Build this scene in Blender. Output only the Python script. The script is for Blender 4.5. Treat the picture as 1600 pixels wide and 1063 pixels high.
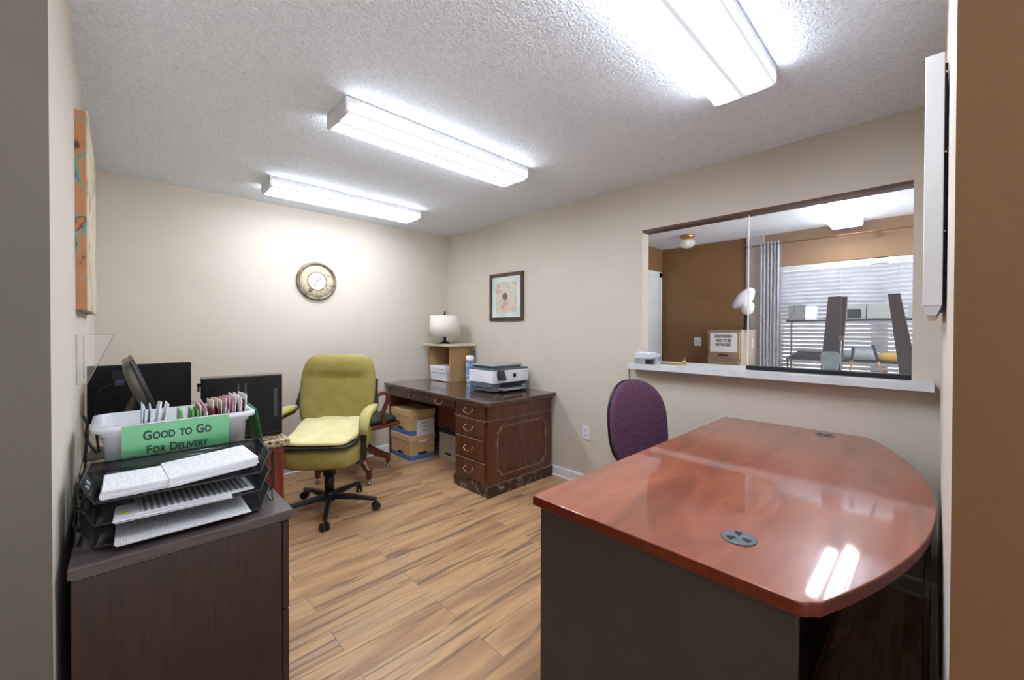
import bpy, bmesh, math, random
from mathutils import Vector, Matrix, Euler
random.seed(7)
R = math.radians
scene = bpy.context.scene
for o in list(bpy.data.objects): bpy.data.objects.remove(o)
C = scene.collection

# ------------------------------------------------------------------ camera
FPX, YAW, PITCH, ROLL, CY, CH = 638.83, 0.7683, -0.0094, 0.0024, 521.2, 1.3287
F = Vector((math.sin(YAW)*math.cos(PITCH), math.cos(YAW)*math.cos(PITCH), math.sin(PITCH)))
Rt = Vector((math.cos(YAW), -math.sin(YAW), 0)); Up = Rt.cross(F)
R2 = Rt*math.cos(ROLL)+Up*math.sin(ROLL); U2 = Up*math.cos(ROLL)-Rt*math.sin(ROLL)
cd = bpy.data.cameras.new('camera'); cam = bpy.data.objects.new('camera', cd); C.objects.link(cam)
m3 = Matrix((R2, U2, -F)).transposed().to_4x4(); m3.translation = (0, 0, CH)
cam.matrix_world = m3
cd.sensor_width = 36; cd.lens = 36*FPX/1600; cd.shift_y = -(531.5-CY)/1600; cd.clip_start = 0.02
scene.camera = cam
# ------------------------------------------------------------------ world, view
w = bpy.data.worlds.new('world'); scene.world = w; w.use_nodes = True
bg = w.node_tree.nodes['Background']
# pale sky above, brightened lower half added to light the ceiling from below
wt = w.node_tree; wc = wt.nodes.new('ShaderNodeTexCoord'); wx = wt.nodes.new('ShaderNodeSeparateXYZ'); wr = wt.nodes.new('ShaderNodeValToRGB')
wt.links.new(wc.outputs['Generated'], wx.inputs[0]); wm = wt.nodes.new('ShaderNodeMapRange'); wm.inputs[1].default_value = -1; wm.inputs[2].default_value = 1
wt.links.new(wx.outputs['Z'], wm.inputs[0]); wt.links.new(wm.outputs[0], wr.inputs[0]); wt.links.new(wr.outputs[0], bg.inputs[0])
wr.color_ramp.elements[0].position = .49; wr.color_ramp.elements[0].color = (.95, .96, 1, 1); wr.color_ramp.elements[1].position = .52; wr.color_ramp.elements[1].color = (.16, .18, .2, 1)
bg.inputs[1].default_value = 1.8
vs = scene.view_settings; vs.view_transform = 'Standard'; vs.look = 'None'; vs.exposure = 2.02; vs.gamma = 1; vs.use_curve_mapping = False
LAMP = 7.6      # strength of the fluorescent lenses

# ------------------------------------------------------------------ materials
def srgb(c):
    return tuple(((v/255)/12.92 if v/255 <= .04045 else ((v/255+.055)/1.055)**2.4) for v in c) + (1,)
class NT:
    def __init__(s, name):
        s.m = bpy.data.materials.new(name); s.m.use_nodes = True; s.t = s.m.node_tree
        s.b = s.t.nodes['Principled BSDF']; s.out = s.t.nodes['Material Output']
    def n(s, typ, **k):
        nd = s.t.nodes.new(typ)
        for a, v in k.items():
            if a.startswith('_'): setattr(nd, a[1:], v)
        return nd
    def l(s, a, b): s.t.links.new(a, b)
    def coord(s, scale=(1, 1, 1), rot=(0, 0, 0)):
        tc = s.n('ShaderNodeTexCoord'); mp = s.n('ShaderNodeMapping')
        mp.inputs['Scale'].default_value = scale; mp.inputs['Rotation'].default_value = rot
        s.l(tc.outputs['Object'], mp.inputs[0]); return mp.outputs[0]
    def noise(s, vec, scale, detail=3, dist=0):
        nd = s.n('ShaderNodeTexNoise'); nd.inputs['Scale'].default_value = scale; nd.inputs['Detail'].default_value = detail
        nd.inputs['Distortion'].default_value = dist; s.l(vec, nd.inputs['Vector']); return nd.outputs['Fac']
    def ramp(s, fac, stops):
        nd = s.n('ShaderNodeValToRGB'); e = nd.color_ramp.elements
        while len(e) < len(stops): e.new(.5)
        for i, (p, c) in enumerate(stops): e[i].position = p; e[i].color = srgb(c) if len(c) == 3 else c
        s.l(fac, nd.inputs[0]); return nd.outputs[0]
    def mix(s, fac, a, b, mode='MIX'):
        nd = s.n('ShaderNodeMix', _data_type='RGBA', _blend_type=mode)
        for i, v in ((0, fac), (6, a), (7, b)):
            if hasattr(v, 'is_linked') or hasattr(v, 'links'): s.l(v, nd.inputs[i])
            else: nd.inputs[i].default_value = v
        return nd.outputs[2]
    def math(s, op, a, b=0.5):
        nd = s.n('ShaderNodeMath', _operation=op)
        for i, v in enumerate((a, b)):
            if isinstance(v, (int, float)): nd.inputs[i].default_value = v
            else: s.l(v, nd.inputs[i])
        return nd.outputs[0]
    def bump(s, h, strength, dist=.002):
        nd = s.n('ShaderNodeBump'); nd.inputs['Strength'].default_value = strength; nd.inputs['Distance'].default_value = dist
        s.l(h, nd.inputs['Height']); s.l(nd.outputs[0], s.b.inputs['Normal'])
    def col(s, v):
        if isinstance(v, tuple): s.b.inputs['Base Color'].default_value = v
        else: s.l(v, s.b.inputs['Base Color'])
    def setp(s, rough=.5, metal=0, coat=0, spec=.5):
        s.b.inputs['Roughness'].default_value = rough; s.b.inputs['Metallic'].default_value = metal
        s.b.inputs['Coat Weight'].default_value = coat; s.b.inputs['Coat Roughness'].default_value = .05
        s.b.inputs['Specular IOR Level'].default_value = spec
def pm(name, c, rough=.5, metal=0, c2=None, scale=8, stretch=(1, 1, 1), bump=0, bscale=200, coat=0, spec=.5, lo=.35, hi=.65, alpha=1, dist=.002):
    s = NT(name); s.setp(rough, metal, coat, spec)
    if c2 is None: c2 = tuple(max(0, v*.93) for v in c)
    v = s.coord(stretch)
    s.col(s.ramp(s.noise(v, scale, 4), [(lo, c), (hi, c2)]))
    if bump: s.bump(s.noise(s.coord(), bscale, 2), bump)
    if alpha < 1: s.b.inputs['Alpha'].default_value = alpha
    return s.m
def wood(name, c1, c2, c3, axis=0, rough=.3, coat=0, scale=3, k=9, spec=.5, bump=.02):
    s = NT(name); s.setp(rough, 0, coat, spec)
    st = [k, k, k]; st[axis] = 1
    v = s.coord(tuple(st)); n = s.noise(v, scale, 8, 1.5); n2 = s.noise(v, scale*7, 3)
    a = s.ramp(n, [(.25, c1), (.5, c2), (.75, c3)])
    s.col(s.mix(s.math('MULTIPLY', n2, .3), a, srgb(c1)))
    if bump and not coat: s.bump(n2, bump)
    return s.m
def emit(name, c, st):
    s = NT(name); s.b.inputs['Emission Color'].default_value = srgb(c); s.b.inputs['Emission Strength'].default_value = st
    s.b.inputs['Base Color'].default_value = srgb(c); return s.m

MT = {}
MT['wall'] = pm('beige_wall_paint', (203, 194, 181), .75, c2=(200, 191, 178), bump=.12, bscale=140, scale=3)
MT['brown'] = pm('brown_wall_paint', (130, 97, 62), .7, c2=(125, 93, 59), bump=.5, bscale=60, scale=2)
MT['taupe'] = pm('taupe_wall_paint', (98, 92, 83), .7, c2=(93, 87, 79), bump=.5, bscale=60, scale=2)
MT['grey_strip'] = pm('grey_mauve_strip', (176, 168, 162), .7, scale=6)
MT['white'] = pm('white_trim_paint', (226, 228, 232), .4, c2=(216, 219, 224), scale=4)
MT['sill'] = pm('white_laminate', (214, 217, 222), .35, c2=(205, 208, 214), scale=15)
MT['headwood'] = pm('dark_brown_header', (86, 54, 38), .5)
s = NT('popcorn_ceiling'); s.setp(.9, 0, 0, .2)
v = s.coord(); n = s.noise(v, 85, 3, .6); s.col(s.ramp(n, [(.3, (220, 227, 236)), (.6, (236, 243, 252))])); s.bump(n, .9, .012)
MT['ceiling'] = s.m
# plank floor
s = NT('plank_floor'); s.setp(.38, 0, 0, .4)
tc = s.n('ShaderNodeTexCoord'); br = s.n('ShaderNodeTexBrick'); br.offset = .37; br.offset_frequency = 2
mp0 = s.n('ShaderNodeMapping'); mp0.inputs['Location'].default_value = (.1, .235, 0); s.l(tc.outputs['Object'], mp0.inputs[0])
for k_, v_ in (('Scale', 1), ('Mortar Size', .0011), ('Mortar Smooth', .1), ('Bias', 0), ('Brick Width', 1.22), ('Row Height', .16)): br.inputs[k_].default_value = v_
br.inputs['Color1'].default_value = (0, 0, 0, 1); br.inputs['Color2'].default_value = (1, 1, 1, 1); br.inputs['Mortar'].default_value = (.5, .5, .5, 1)
s.l(mp0.outputs[0], br.inputs['Vector'])
off = s.n('ShaderNodeVectorMath', _operation='MULTIPLY_ADD'); s.l(br.outputs['Color'], off.inputs[0]); off.inputs[1].default_value = (7, 3, 5); s.l(tc.outputs['Object'], off.inputs[2])
def strm(sc, scale, det, dist):
    mp = s.n('ShaderNodeMapping'); mp.inputs['Scale'].default_value = sc; s.l(off.outputs[0], mp.inputs[0]); return s.noise(mp.outputs[0], scale, det, dist)
g1 = strm((1, 7, 1), 1.3, 6, .6); g2 = strm((.55, 9, 1), 2.0, 7, 1.5); g3 = strm((1.5, 40, 1), 5, 4, .3)
base = s.ramp(g1, [(.28, (142, 104, 80)), (.42, (176, 134, 98)), (.56, (204, 162, 116)), (.76, (168, 138, 114))])
base = s.mix(s.math('MULTIPLY', br.outputs['Color'], .25), base, srgb((150, 124, 102)))
streak = s.ramp(g2, [(.54, (0, 0, 0)), (.64, (225, 225, 225))])
base = s.mix(streak, base, srgb((98, 82, 70)))
base = s.mix(s.math('MULTIPLY', s.ramp(g3, [(.4, (0, 0, 0)), (.7, (150, 150, 150))]), .9), base, srgb((140, 108, 84)))
base = s.mix(s.math('MULTIPLY', br.outputs['Fac'], .8), base, srgb((70, 55, 44)))
s.col(base); s.bump(g3, .05)
MT['floor'] = s.m

MT['espresso'] = wood('espresso_laminate', (36, 22, 20), (48, 30, 27), (58, 38, 35), 2, .35, k=14, scale=4)
MT['espresso_top'] = wood('espresso_top', (62, 52, 52), (80, 69, 69), (88, 78, 78), 0, .28, k=14, scale=4)
MT['cherry'] = wood('cherry_bow_top', (112, 56, 38), (146, 78, 54), (168, 98, 70), 0, .35, coat=.9, k=4.5, scale=1.5, spec=.4, bump=0)
MT['cherry_edge'] = wood('cherry_edge', (92, 32, 16), (110, 42, 24), (122, 50, 30), 0, .3, k=6)
MT['grey_panel'] = pm('charcoal_panel', (70, 65, 61), .5, c2=(66, 61, 57), bump=.05, bscale=400)
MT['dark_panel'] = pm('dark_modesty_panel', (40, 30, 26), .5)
MT['kick'] = pm('kick_strip', (134, 98, 78), .5)
MT['mahog'] = wood('mahogany', (62, 32, 21), (96, 55, 36), (118, 72, 48), 2, .28, coat=.2, k=8, scale=2.5)
MT['mahog_top'] = wood('mahogany_top', (58, 40, 32), (80, 56, 44), (94, 68, 54), 1, .14, coat=.5, k=8, scale=2.5)
s = NT('scuffed_plinth'); s.setp(.4); v = s.coord(); n = s.noise(v, 9, 8, 2)
s.col(s.ramp(n, [(.5, (58, 38, 28)), (.57, (82, 60, 48)), (.63, (150, 140, 134)), (.66, (70, 48, 36))])); MT['plinth'] = s.m
MT['moulding'] = pm('worn_moulding', (150, 124, 104), .4, c2=(92, 58, 40), scale=30)
MT['brass'] = pm('antique_nickel_pull', (176, 160, 140), .25, 1)
MT['cherrycab'] = wood('cherry_cabinet', (82, 22, 12), (118, 40, 20), (136, 54, 28), 2, .35, k=9)
s = NT('granite'); s.setp(.15); v = s.coord(); n = s.noise(v, 55, 6, .8)
s.col(s.ramp(n, [(.36, (58, 46, 36)), (.46, (150, 124, 96)), (.56, (198, 178, 146)), (.7, (150, 128, 108))])); MT['granite'] = s.m
MT['green'] = pm('olive_green_fabric', (156, 145, 82), .9, c2=(145, 134, 72), bump=.35, bscale=700, scale=14, spec=.2)
MT['green_arm'] = pm('pale_green_fabric', (184, 174, 118), .9, c2=(172, 162, 102), bump=.35, bscale=700, scale=14, spec=.2)
MT['cream'] = pm('cream_cushion_fabric', (226, 218, 168), .9, c2=(216, 206, 150), bump=.3, bscale=500, scale=10, spec=.2)
MT['black'] = pm('black_plastic', (26, 27, 30), .35, c2=(22, 23, 26))
MT['blackmat'] = pm('matte_black', (18, 18, 20), .6)
MT['pc'] = pm('black_case_metal', (15, 15, 17), .55, spec=.25)
MT['greysil'] = pm('grey_brown_plastic', (92, 84, 76), .35, c2=(84, 76, 69))
MT['chrome'] = pm('chrome_metal', (200, 200, 202), .15, 1)
MT['redwood'] = wood('red_brown_wood', (70, 26, 16), (104, 46, 30), (122, 62, 42), 0, .35, k=6)
MT['blackpad'] = pm('black_leather', (28, 28, 32), .5, bump=.1)
MT['purple'] = pm('purple_tweed', (108, 74, 98), .95, c2=(80, 54, 76), bump=.6, bscale=500, scale=120, spec=.2)
MT['smoke'] = pm('smoked_plastic', (44, 46, 52), .15, alpha=.62)
MT['bin'] = NT('frosted_plastic').m
bb = MT['bin'].node_tree.nodes['Principled BSDF']; bb.inputs['Base Color'].default_value = srgb((228, 232, 238)); bb.inputs['Alpha'].default_value = .72; bb.inputs['Roughness'].default_value = .25
MT['greenpaper'] = pm('green_paper', (86, 164, 108), .35, c2=(98, 176, 122), scale=9)
MT['greendark'] = pm('green_card', (62, 128, 72), .5)
MT['ink'] = pm('dark_ink', (28, 52, 44), .6)
MT['inkblack'] = pm('black_ink', (24, 24, 28), .6)
MT['paper'] = pm('white_paper', (236, 237, 242), .7, c2=(228, 229, 236))
MT['paper2'] = pm('grey_paper_edges', (196, 198, 204), .7, c2=(236, 237, 241), scale=60, stretch=(.1, .1, 8))
s = NT('printed_paper'); s.setp(.6); tc = s.n('ShaderNodeTexCoord')
mp = s.n('ShaderNodeMapping'); mp.inputs['Scale'].default_value = (1, 1, 1); s.l(tc.outputs['Object'], mp.inputs[0])
wv = s.n('ShaderNodeTexWave', _bands_direction='X'); wv.inputs['Scale'].default_value = 58; s.l(mp.outputs[0], wv.inputs['Vector'])
mp2 = s.n('ShaderNodeMapping'); mp2.inputs['Scale'].default_value = (30, 6, 1); s.l(tc.outputs['Object'], mp2.inputs[0])
nn = s.noise(mp2.outputs[0], 10, 2); f = s.math('MULTIPLY', s.math('GREATER_THAN', wv.outputs['Fac'], .72), s.math('GREATER_THAN', nn, .5))
s.col(s.mix(s.math('MULTIPLY', f, .32), srgb((234, 236, 241)), srgb((96, 98, 106)))); MT['printed'] = s.m
s = NT('striped_report'); s.setp(.6); tc = s.n('ShaderNodeTexCoord')
wv = s.n('ShaderNodeTexWave', _bands_direction='X'); wv.inputs['Scale'].default_value = 22; s.l(tc.outputs['Object'], wv.inputs['Vector'])
f = s.math('GREATER_THAN', wv.outputs['Fac'], .5)
s.col(s.mix(s.math('MULTIPLY', f, .8), srgb((190, 192, 198)), srgb((66, 68, 74)))); MT['striped'] = s.m
MT['card'] = pm('tan_cardboard', (206, 174, 124), .8, c2=(196, 164, 116), scale=5)
MT['cardshelf'] = pm('brown_fibreboard', (176, 140, 98), .8, c2=(166, 130, 88))
MT['cardlid'] = pm('tan_cardboard_lid', (214, 184, 134), .8)
MT['blueband'] = pm('blue_print', (82, 122, 176), .8)
MT['whitecard'] = pm('white_cardboard', (190, 186, 178), .8, c2=(178, 174, 166), stretch=(1, 1, 8), scale=6)
MT['darkbox'] = pm('dark_brown_carton', (112, 58, 32), .6, c2=(84, 40, 22), stretch=(1, 1, 8), scale=5)
MT['shade'] = pm('linen_shade', (222, 214, 202), .9, c2=(216, 208, 195), scale=60)
MT['board'] = pm('beige_board', (214, 203, 182), .6)
MT['pwhite'] = pm('printer_white', (232, 232, 240), .35)
MT['pgrey'] = pm('printer_slate', (92, 102, 112), .4)
MT['plid'] = pm('printer_lid', (150, 156, 158), .35)
MT['screen'] = pm('dark_screen', (52, 54, 58), .1)
s = NT('wipes_label'); s.setp(.3); n = s.noise(s.coord((1, 1, 1)), 28, 3, 1); s.col(s.ramp(n, [(.42, (206, 218, 238)), (.5, (120, 172, 222)), (.6, (76, 128, 196))])); MT['wipes'] = s.m
s = NT('clock_dial_ring'); s.setp(.6); n = s.noise(s.coord(), 24, 5, 1.2); s.col(s.ramp(n, [(.34, (98, 86, 66)), (.42, (184, 172, 142)), (.6, (204, 192, 162)), (.72, (186, 160, 136))])); MT['dial'] = s.m
MT['bronze'] = pm('aged_bronze', (84, 70, 58), .4, .4, c2=(140, 128, 112), scale=20)
MT['face'] = pm('clock_face', (222, 228, 236), .5)
MT['framewood'] = wood('dark_picture_frame', (52, 34, 22), (74, 50, 34), (92, 66, 46), 2, .4)
MT['mat'] = pm('pale_blue_mat', (208, 218, 216), .8)
s = NT('abstract_print'); s.setp(.5); n = s.noise(s.coord((1, 1, 1)), 12, 5, .5); s.col(s.ramp(n, [(.36, (176, 184, 168)), (.46, (204, 196, 178)), (.56, (208, 182, 166)), (.68, (190, 150, 134))])); MT['print'] = s.m
MT['olive'] = pm('olive_disc', (88, 92, 76), .6, c2=(104, 106, 88), scale=60)
s = NT('painted_canvas'); s.setp(.5); n = s.noise(s.coord((1, .6, 1)), 6, 3, 1.2)
s.col(s.ramp(n, [(.33, (70, 44, 24)), (.37, (160, 108, 66)), (.53, (172, 120, 78)), (.57, (70, 144, 134)), (.61, (84, 54, 32)), (.65, (170, 102, 62))])); MT['canvas'] = s.m
MT['canvasfront'] = pm('pale_canvas_face', (198, 188, 162), .6, c2=(112, 94, 70), scale=10, lo=.5, hi=.72)
MT['fix'] = pm('white_fixture_metal', (212, 213, 216), .4)
MT['grey'] = pm('grey_plastic', (150, 154, 160), .4)
MT['beigemetal'] = pm('beige_steel', (154, 138, 114), .4, c2=(148, 132, 109))
MT['beigemetal2'] = pm('beige_steel_case', (182, 167, 145), .4)
MT['blind'] = pm('white_blind_slats', (186, 188, 196), .45)
MT['curtain'] = pm('silver_grey_curtain', (166, 165, 170), .7, c2=(154, 153, 158), scale=20)
MT['walnut'] = pm('rough_dark_board', (66, 48, 45), .7, c2=(46, 30, 29), scale=14, stretch=(1, 1, .3))
MT['greybox'] = pm('grey_green_carton', (150, 156, 152), .7)
MT['greydark'] = pm('grey_carton_print', (96, 98, 98), .7, c2=(128, 130, 130), scale=30)
MT['pouch'] = pm('grey_cloth_pouch', (140, 148, 152), .85, c2=(120, 128, 132), scale=30)
MT['mustard'] = pm('mustard_cloth', (176, 144, 62), .9)
MT['gold'] = pm('gold_metal', (202, 160, 100), .3, .8)
MT['rod'] = pm('bronze_rod', (120, 80, 44), .4, .5)
MT['vga'] = pm('blue_connector', (44, 62, 116), .4)
MT['yellow'] = pm('yellow_marker', (206, 220, 60), .5)
MT['glass'] = NT('clear_glass').m
def glassify(m, c, alpha, rough=.02):
    b = m.node_tree.nodes['Principled BSDF']; b.inputs['Base Color'].default_value = srgb(c); b.inputs['Roughness'].default_value = rough; b.inputs['Alpha'].default_value = alpha
glassify(MT['glass'], (214, 220, 222), .06)
MT['acrylic'] = NT('clear_acrylic').m; glassify(MT['acrylic'], (232, 232, 230), .06, .05)
MT['acedge'] = pm('acrylic_edge', (160, 156, 150), .1, alpha=.6)
MT['globe'] = NT('clear_ribbed_globe').m; glassify(MT['globe'], (236, 236, 234), .5, .1)
MT['frosted'] = NT('frosted_globe').m; glassify(MT['frosted'], (232, 232, 230), .75, .1)
# fluorescent lens: two tubes glow behind the prismatic lens
s = NT('fluorescent_lens'); tc = s.n('ShaderNodeTexCoord'); sp = s.n('ShaderNodeSeparateXYZ'); s.l(tc.outputs['Object'], sp.inputs[0])
a = s.math('ABSOLUTE', sp.outputs['Y'], 0); d = s.math('ABSOLUTE', s.math('SUBTRACT', a, .062), 0)
g = s.math('SUBTRACT', 1.0, s.math('MULTIPLY', d, 18.0)); g = s.math('MAXIMUM', g, 0.0)
g = s.math('POWER', g, 1.2)
ex = s.math('ABSOLUTE', sp.outputs['X'], 0); ee = s.math('MULTIPLY', s.math('SUBTRACT', .615, ex), 16.0); ee = s.math('MINIMUM', s.math('MAXIMUM', ee, 0.0), 1.0)
st = s.math('ADD', s.math('MULTIPLY', s.math('MULTIPLY', g, ee), LAMP*1.75), .165)
geo = s.n('ShaderNodeNewGeometry'); gs = s.n('ShaderNodeSeparateXYZ'); s.l(geo.outputs['True Normal'], gs.inputs[0])
side = s.math('GREATER_THAN', s.math('ABSOLUTE', gs.outputs['Y'], 0), .8); st = s.math('ADD', st, s.math('MULTIPLY', side, LAMP*.6))   # wrap lens throws light sideways
s.l(st, s.b.inputs['Emission Strength']); s.b.inputs['Emission Color'].default_value = (.91, .965, 1.06, 1); s.b.inputs['Base Color'].default_value = (.2, .2, .2, 1)
MT['lens'] = s.m

# ------------------------------------------------------------------ mesh helpers
class M:
    def __init__(s): s.bm = bmesh.new()
    def _f(s, vs_, mi=0, sm=False):
        try: f = s.bm.faces.new(vs_); f.material_index = mi; f.smooth = sm; return f
        except ValueError: return None
    def box(s, x0, y0, z0, x1, y1, z1, mi=0, mat=None):
        v = [s.bm.verts.new(((x0, x1)[i & 1], (y0, y1)[i >> 1 & 1], (z0, z1)[i >> 2 & 1])) for i in range(8)]
        if mat is not None:
            for q in v: q.co = mat @ q.co
        for f in ((0, 2, 3, 1), (4, 5, 7, 6), (0, 1, 5, 4), (2, 6, 7, 3), (0, 4, 6, 2), (1, 3, 7, 5)): s._f([v[i] for i in f], mi)
        return s
    def cyl(s, p0, p1, r0, r1=None, n=16, mi=0, caps=True):
        p0, p1 = Vector(p0), Vector(p1); r1 = r0 if r1 is None else r1
        d = (p1-p0).normalized(); a = d.orthogonal().normalized(); b = d.cross(a)
        rings = []
        for p, r in ((p0, r0), (p1, r1)):
            rings.append([s.bm.verts.new(p+(a*math.cos(t)+b*math.sin(t))*r) for t in [2*math.pi*i/n for i in range(n)]])
        for i in range(n): s._f([rings[0][i], rings[0][(i+1) % n], rings[1][(i+1) % n], rings[1][i]], mi, True)
        if caps: s._f(rings[0][::-1], mi); s._f(rings[1], mi)
        return s
    def sweep(s, pts, prof, up=(0, 0, 1), mi=0, smooth=True, scales=None, closed=True):
        """prof: list of (a,b) across the path; a along side, b along up"""
        pts = [Vector(p) for p in pts]; up = Vector(up); rings = []
        for i, p in enumerate(pts):
            t = (pts[min(i+1, len(pts)-1)]-pts[max(i-1, 0)]).normalized()
            sd = t.cross(up)
            if sd.length < 1e-4: sd = t.cross(Vector((0.3, 1, 0.1)))
            sd.normalize(); u = sd.cross(t).normalized(); k = scales[i] if scales else 1
            if isinstance(k, (int, float)): k = (k, k)
            rings.append([s.bm.verts.new(p+sd*a*k[0]+u*b*k[1]) for a, b in prof])
        n = len(prof)
        for i in range(len(rings)-1):
            for j in range(n if closed else n-1): s._f([rings[i][j], rings[i][(j+1) % n], rings[i+1][(j+1) % n], rings[i+1][j]], mi, smooth)
        if closed: s._f(rings[0][::-1], mi); s._f(rings[-1], mi)
        return s
    def tube(s, pts, r, n=8, mi=0, scales=None):
        return s.sweep(pts, [(r*math.cos(2*math.pi*i/n), r*math.sin(2*math.pi*i/n)) for i in range(n)], mi=mi, scales=scales)
    def prism(s, poly, a0, a1, axis='z', mi=0, mi_side=None):
        def P(u, v, wv): return {'z': (u, v, wv), 'y': (u, wv, v), 'x': (wv, u, v)}[axis]
        lo = [s.bm.verts.new(P(u, v, a0)) for u, v in poly]; hi = [s.bm.verts.new(P(u, v, a1)) for u, v in poly]
        s._f(lo[::-1], mi); s._f(hi, mi); n = len(poly); ms = mi if mi_side is None else mi_side
        for i in range(n): s._f([lo[i], lo[(i+1) % n], hi[(i+1) % n], hi[i]], ms)
        return s
    def lathe(s, prof, c=(0, 0, 0), n=28, mi=0, axis='z', smooth=True, caps=True):
        rings = []
        for r, h in prof:
            ring = []
            for i in range(n):
                t = 2*math.pi*i/n; a, b = r*math.cos(t), r*math.sin(t)
                co = {'z': (a, b, h), 'y': (a, h, b), 'x': (h, a, b)}[axis]
                ring.append(s.bm.verts.new(Vector(c)+Vector(co)))
            rings.append(ring)
        for k in range(len(rings)-1):
            for i in range(n): s._f([rings[k][i], rings[k][(i+1) % n], rings[k+1][(i+1) % n], rings[k+1][i]], mi, smooth)
        if caps: s._f(rings[0][::-1], mi); s._f(rings[-1], mi)
        return s
    def sq(s, w_, d_, h_, c=(0, 0, 0), e1=.35, e2=.35, nu=40, nv=20, fn=None, mi=0, mat=None):
        """superellipsoid cushion"""
        def pw(v, e): return math.copysign(abs(v)**e, v)
        rows = []
        for j in range(1, nv):
            ph = -math.pi/2+math.pi*j/nv; row = []
            for i in range(nu):
                t = 2*math.pi*i/nu
                p = Vector((w_/2*pw(math.cos(ph), e1)*pw(math.cos(t), e2), d_/2*pw(math.cos(ph), e1)*pw(math.sin(t), e2), h_/2*pw(math.sin(ph), e1)))
                row.append(p)
            rows.append(row)
        top, bot = Vector((0, 0, h_/2)), Vector((0, 0, -h_/2))
        def T(p):
            if fn: p = fn(p)
            if mat is not None: p = mat @ p
            return s.bm.verts.new(Vector(p)+Vector(c))
        R_ = [[T(p) for p in row] for row in rows]; tv, bv = T(top), T(bot)
        for j in range(len(R_)-1):
            for i in range(nu): s._f([R_[j][i], R_[j][(i+1) % nu], R_[j+1][(i+1) % nu], R_[j+1][i]], mi, True)
        for i in range(nu): s._f([bv, R_[0][(i+1) % nu], R_[0][i]], mi, True); s._f([tv, R_[-1][i], R_[-1][(i+1) % nu]], mi, True)
        return s
    def grid(s, nu, nv, fn, mi=0, thick=None):
        V = [[s.bm.verts.new(fn(i/(nu-1), j/(nv-1))) for j in range(nv)] for i in range(nu)]
        for i in range(nu-1):
            for j in range(nv-1): s._f([V[i][j], V[i+1][j], V[i+1][j+1], V[i][j+1]], mi, True)
        return s
    def build(s, name, mat, parent=None, bevel=0, seg=2, solid=0, label=None):
        bmesh.ops.recalc_face_normals(s.bm, faces=s.bm.faces)
        me = bpy.data.meshes.new(name); s.bm.to_mesh(me); s.bm.free()
        for m_ in (mat if isinstance(mat, (list, tuple)) else [mat]): me.materials.append(MT[m_] if isinstance(m_, str) else m_)
        o = bpy.data.objects.new(name, me); C.objects.link(o)
        if parent: o.parent = parent
        if solid:
            q = o.modifiers.new('solid', 'SOLIDIFY'); q.thickness = solid; q.offset = 0
        if bevel:
            q = o.modifiers.new('bevel', 'BEVEL'); q.width = bevel; q.segments = seg; q.limit_method = 'ANGLE'; q.angle_limit = R(40)
        if label: o['label'] = label
        return o
def tag(o, label, cat, group=None, kind=None):
    o['label'] = label; o['category'] = cat
    if group: o['group'] = group
    if kind: o['kind'] = kind
    return o
def thing(name, label, cat, loc=(0, 0, 0), rz=0, group=None):
    o = bpy.data.objects.new(name, None); C.objects.link(o); o.location = loc; o.rotation_euler = (0, 0, rz); o.empty_display_size = .1
    return tag(o, label, cat, group)
def struct(name, mb, mat, bevel=0, parent=None):
    o = mb.build(name, mat, parent, bevel)
    if parent is None: o['kind'] = 'structure'
    return o
def place(o, loc, rz=0): o.location = loc; o.rotation_euler = (0, 0, rz); return o
def dup(root, loc=None, rz=None, label=None):
    r = root.copy(); C.objects.link(r)
    if loc is not None: r.location = loc
    if rz is not None: r.rotation_euler = (0, 0, rz)
    if label: r['label'] = label
    for ch in list(root.children):
        c = ch.copy(); C.objects.link(c); c.parent = r
        for g_ in list(ch.children):
            d_ = g_.copy(); C.objects.link(d_); d_.parent = c
    return r
def text_mesh(string, size, ext=.0004, bold=0):
    cu = bpy.data.curves.new('t', 'FONT'); cu.body = string; cu.size = size; cu.extrude = ext; cu.offset = bold; cu.resolution_u = 4
    ob = bpy.data.objects.new('t', cu); C.objects.link(ob); bpy.context.view_layer.update()
    me = bpy.data.meshes.new_from_object(ob.evaluated_get(bpy.context.evaluated_depsgraph_get()))
    bpy.data.objects.remove(ob); bpy.data.curves.remove(cu); return me
def text_line(parts, loc, rot, mat, parent, center=True, name='lettering', width=None):
    """parts: list of (string, size). one mesh, optionally squeezed to width"""
    bm = bmesh.new(); x = 0
    for st_, sz, bo in parts:
        if st_ == ' ': x += sz*.28; continue
        me = text_mesh(st_, sz, bold=bo); xs = [v.co.x for v in me.vertices]; mn, mx = min(xs), max(xs)
        for v in me.vertices: v.co.x += x-mn
        bm.from_mesh(me); bpy.data.meshes.remove(me); x += mx-mn+sz*.07
    k = (width/x) if width else 1
    for v in bm.verts: v.co.x = (v.co.x-(x/2 if center else 0))*k
    me = bpy.data.meshes.new(name); bm.to_mesh(me); bm.free(); me.materials.append(MT[mat])
    o = bpy.data.objects.new(name, me); C.objects.link(o); o.parent = parent; o.location = loc; o.rotation_euler = rot
    return o
def caps(t, big, small, bold=0):
    out = []
    for wd in t.split(' '):
        if wd[0].isupper(): out.append((wd[0], big, bold)); out.append((wd[1:].upper(), small, bold))
        else: out.append((wd.upper(), small, bold))
        out.append((' ', big, 0))
    return [p for p in out[:-1] if p[0]]
FACEY = (R(90), 0, 0); FACEX = (R(90), 0, R(-90))

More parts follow.
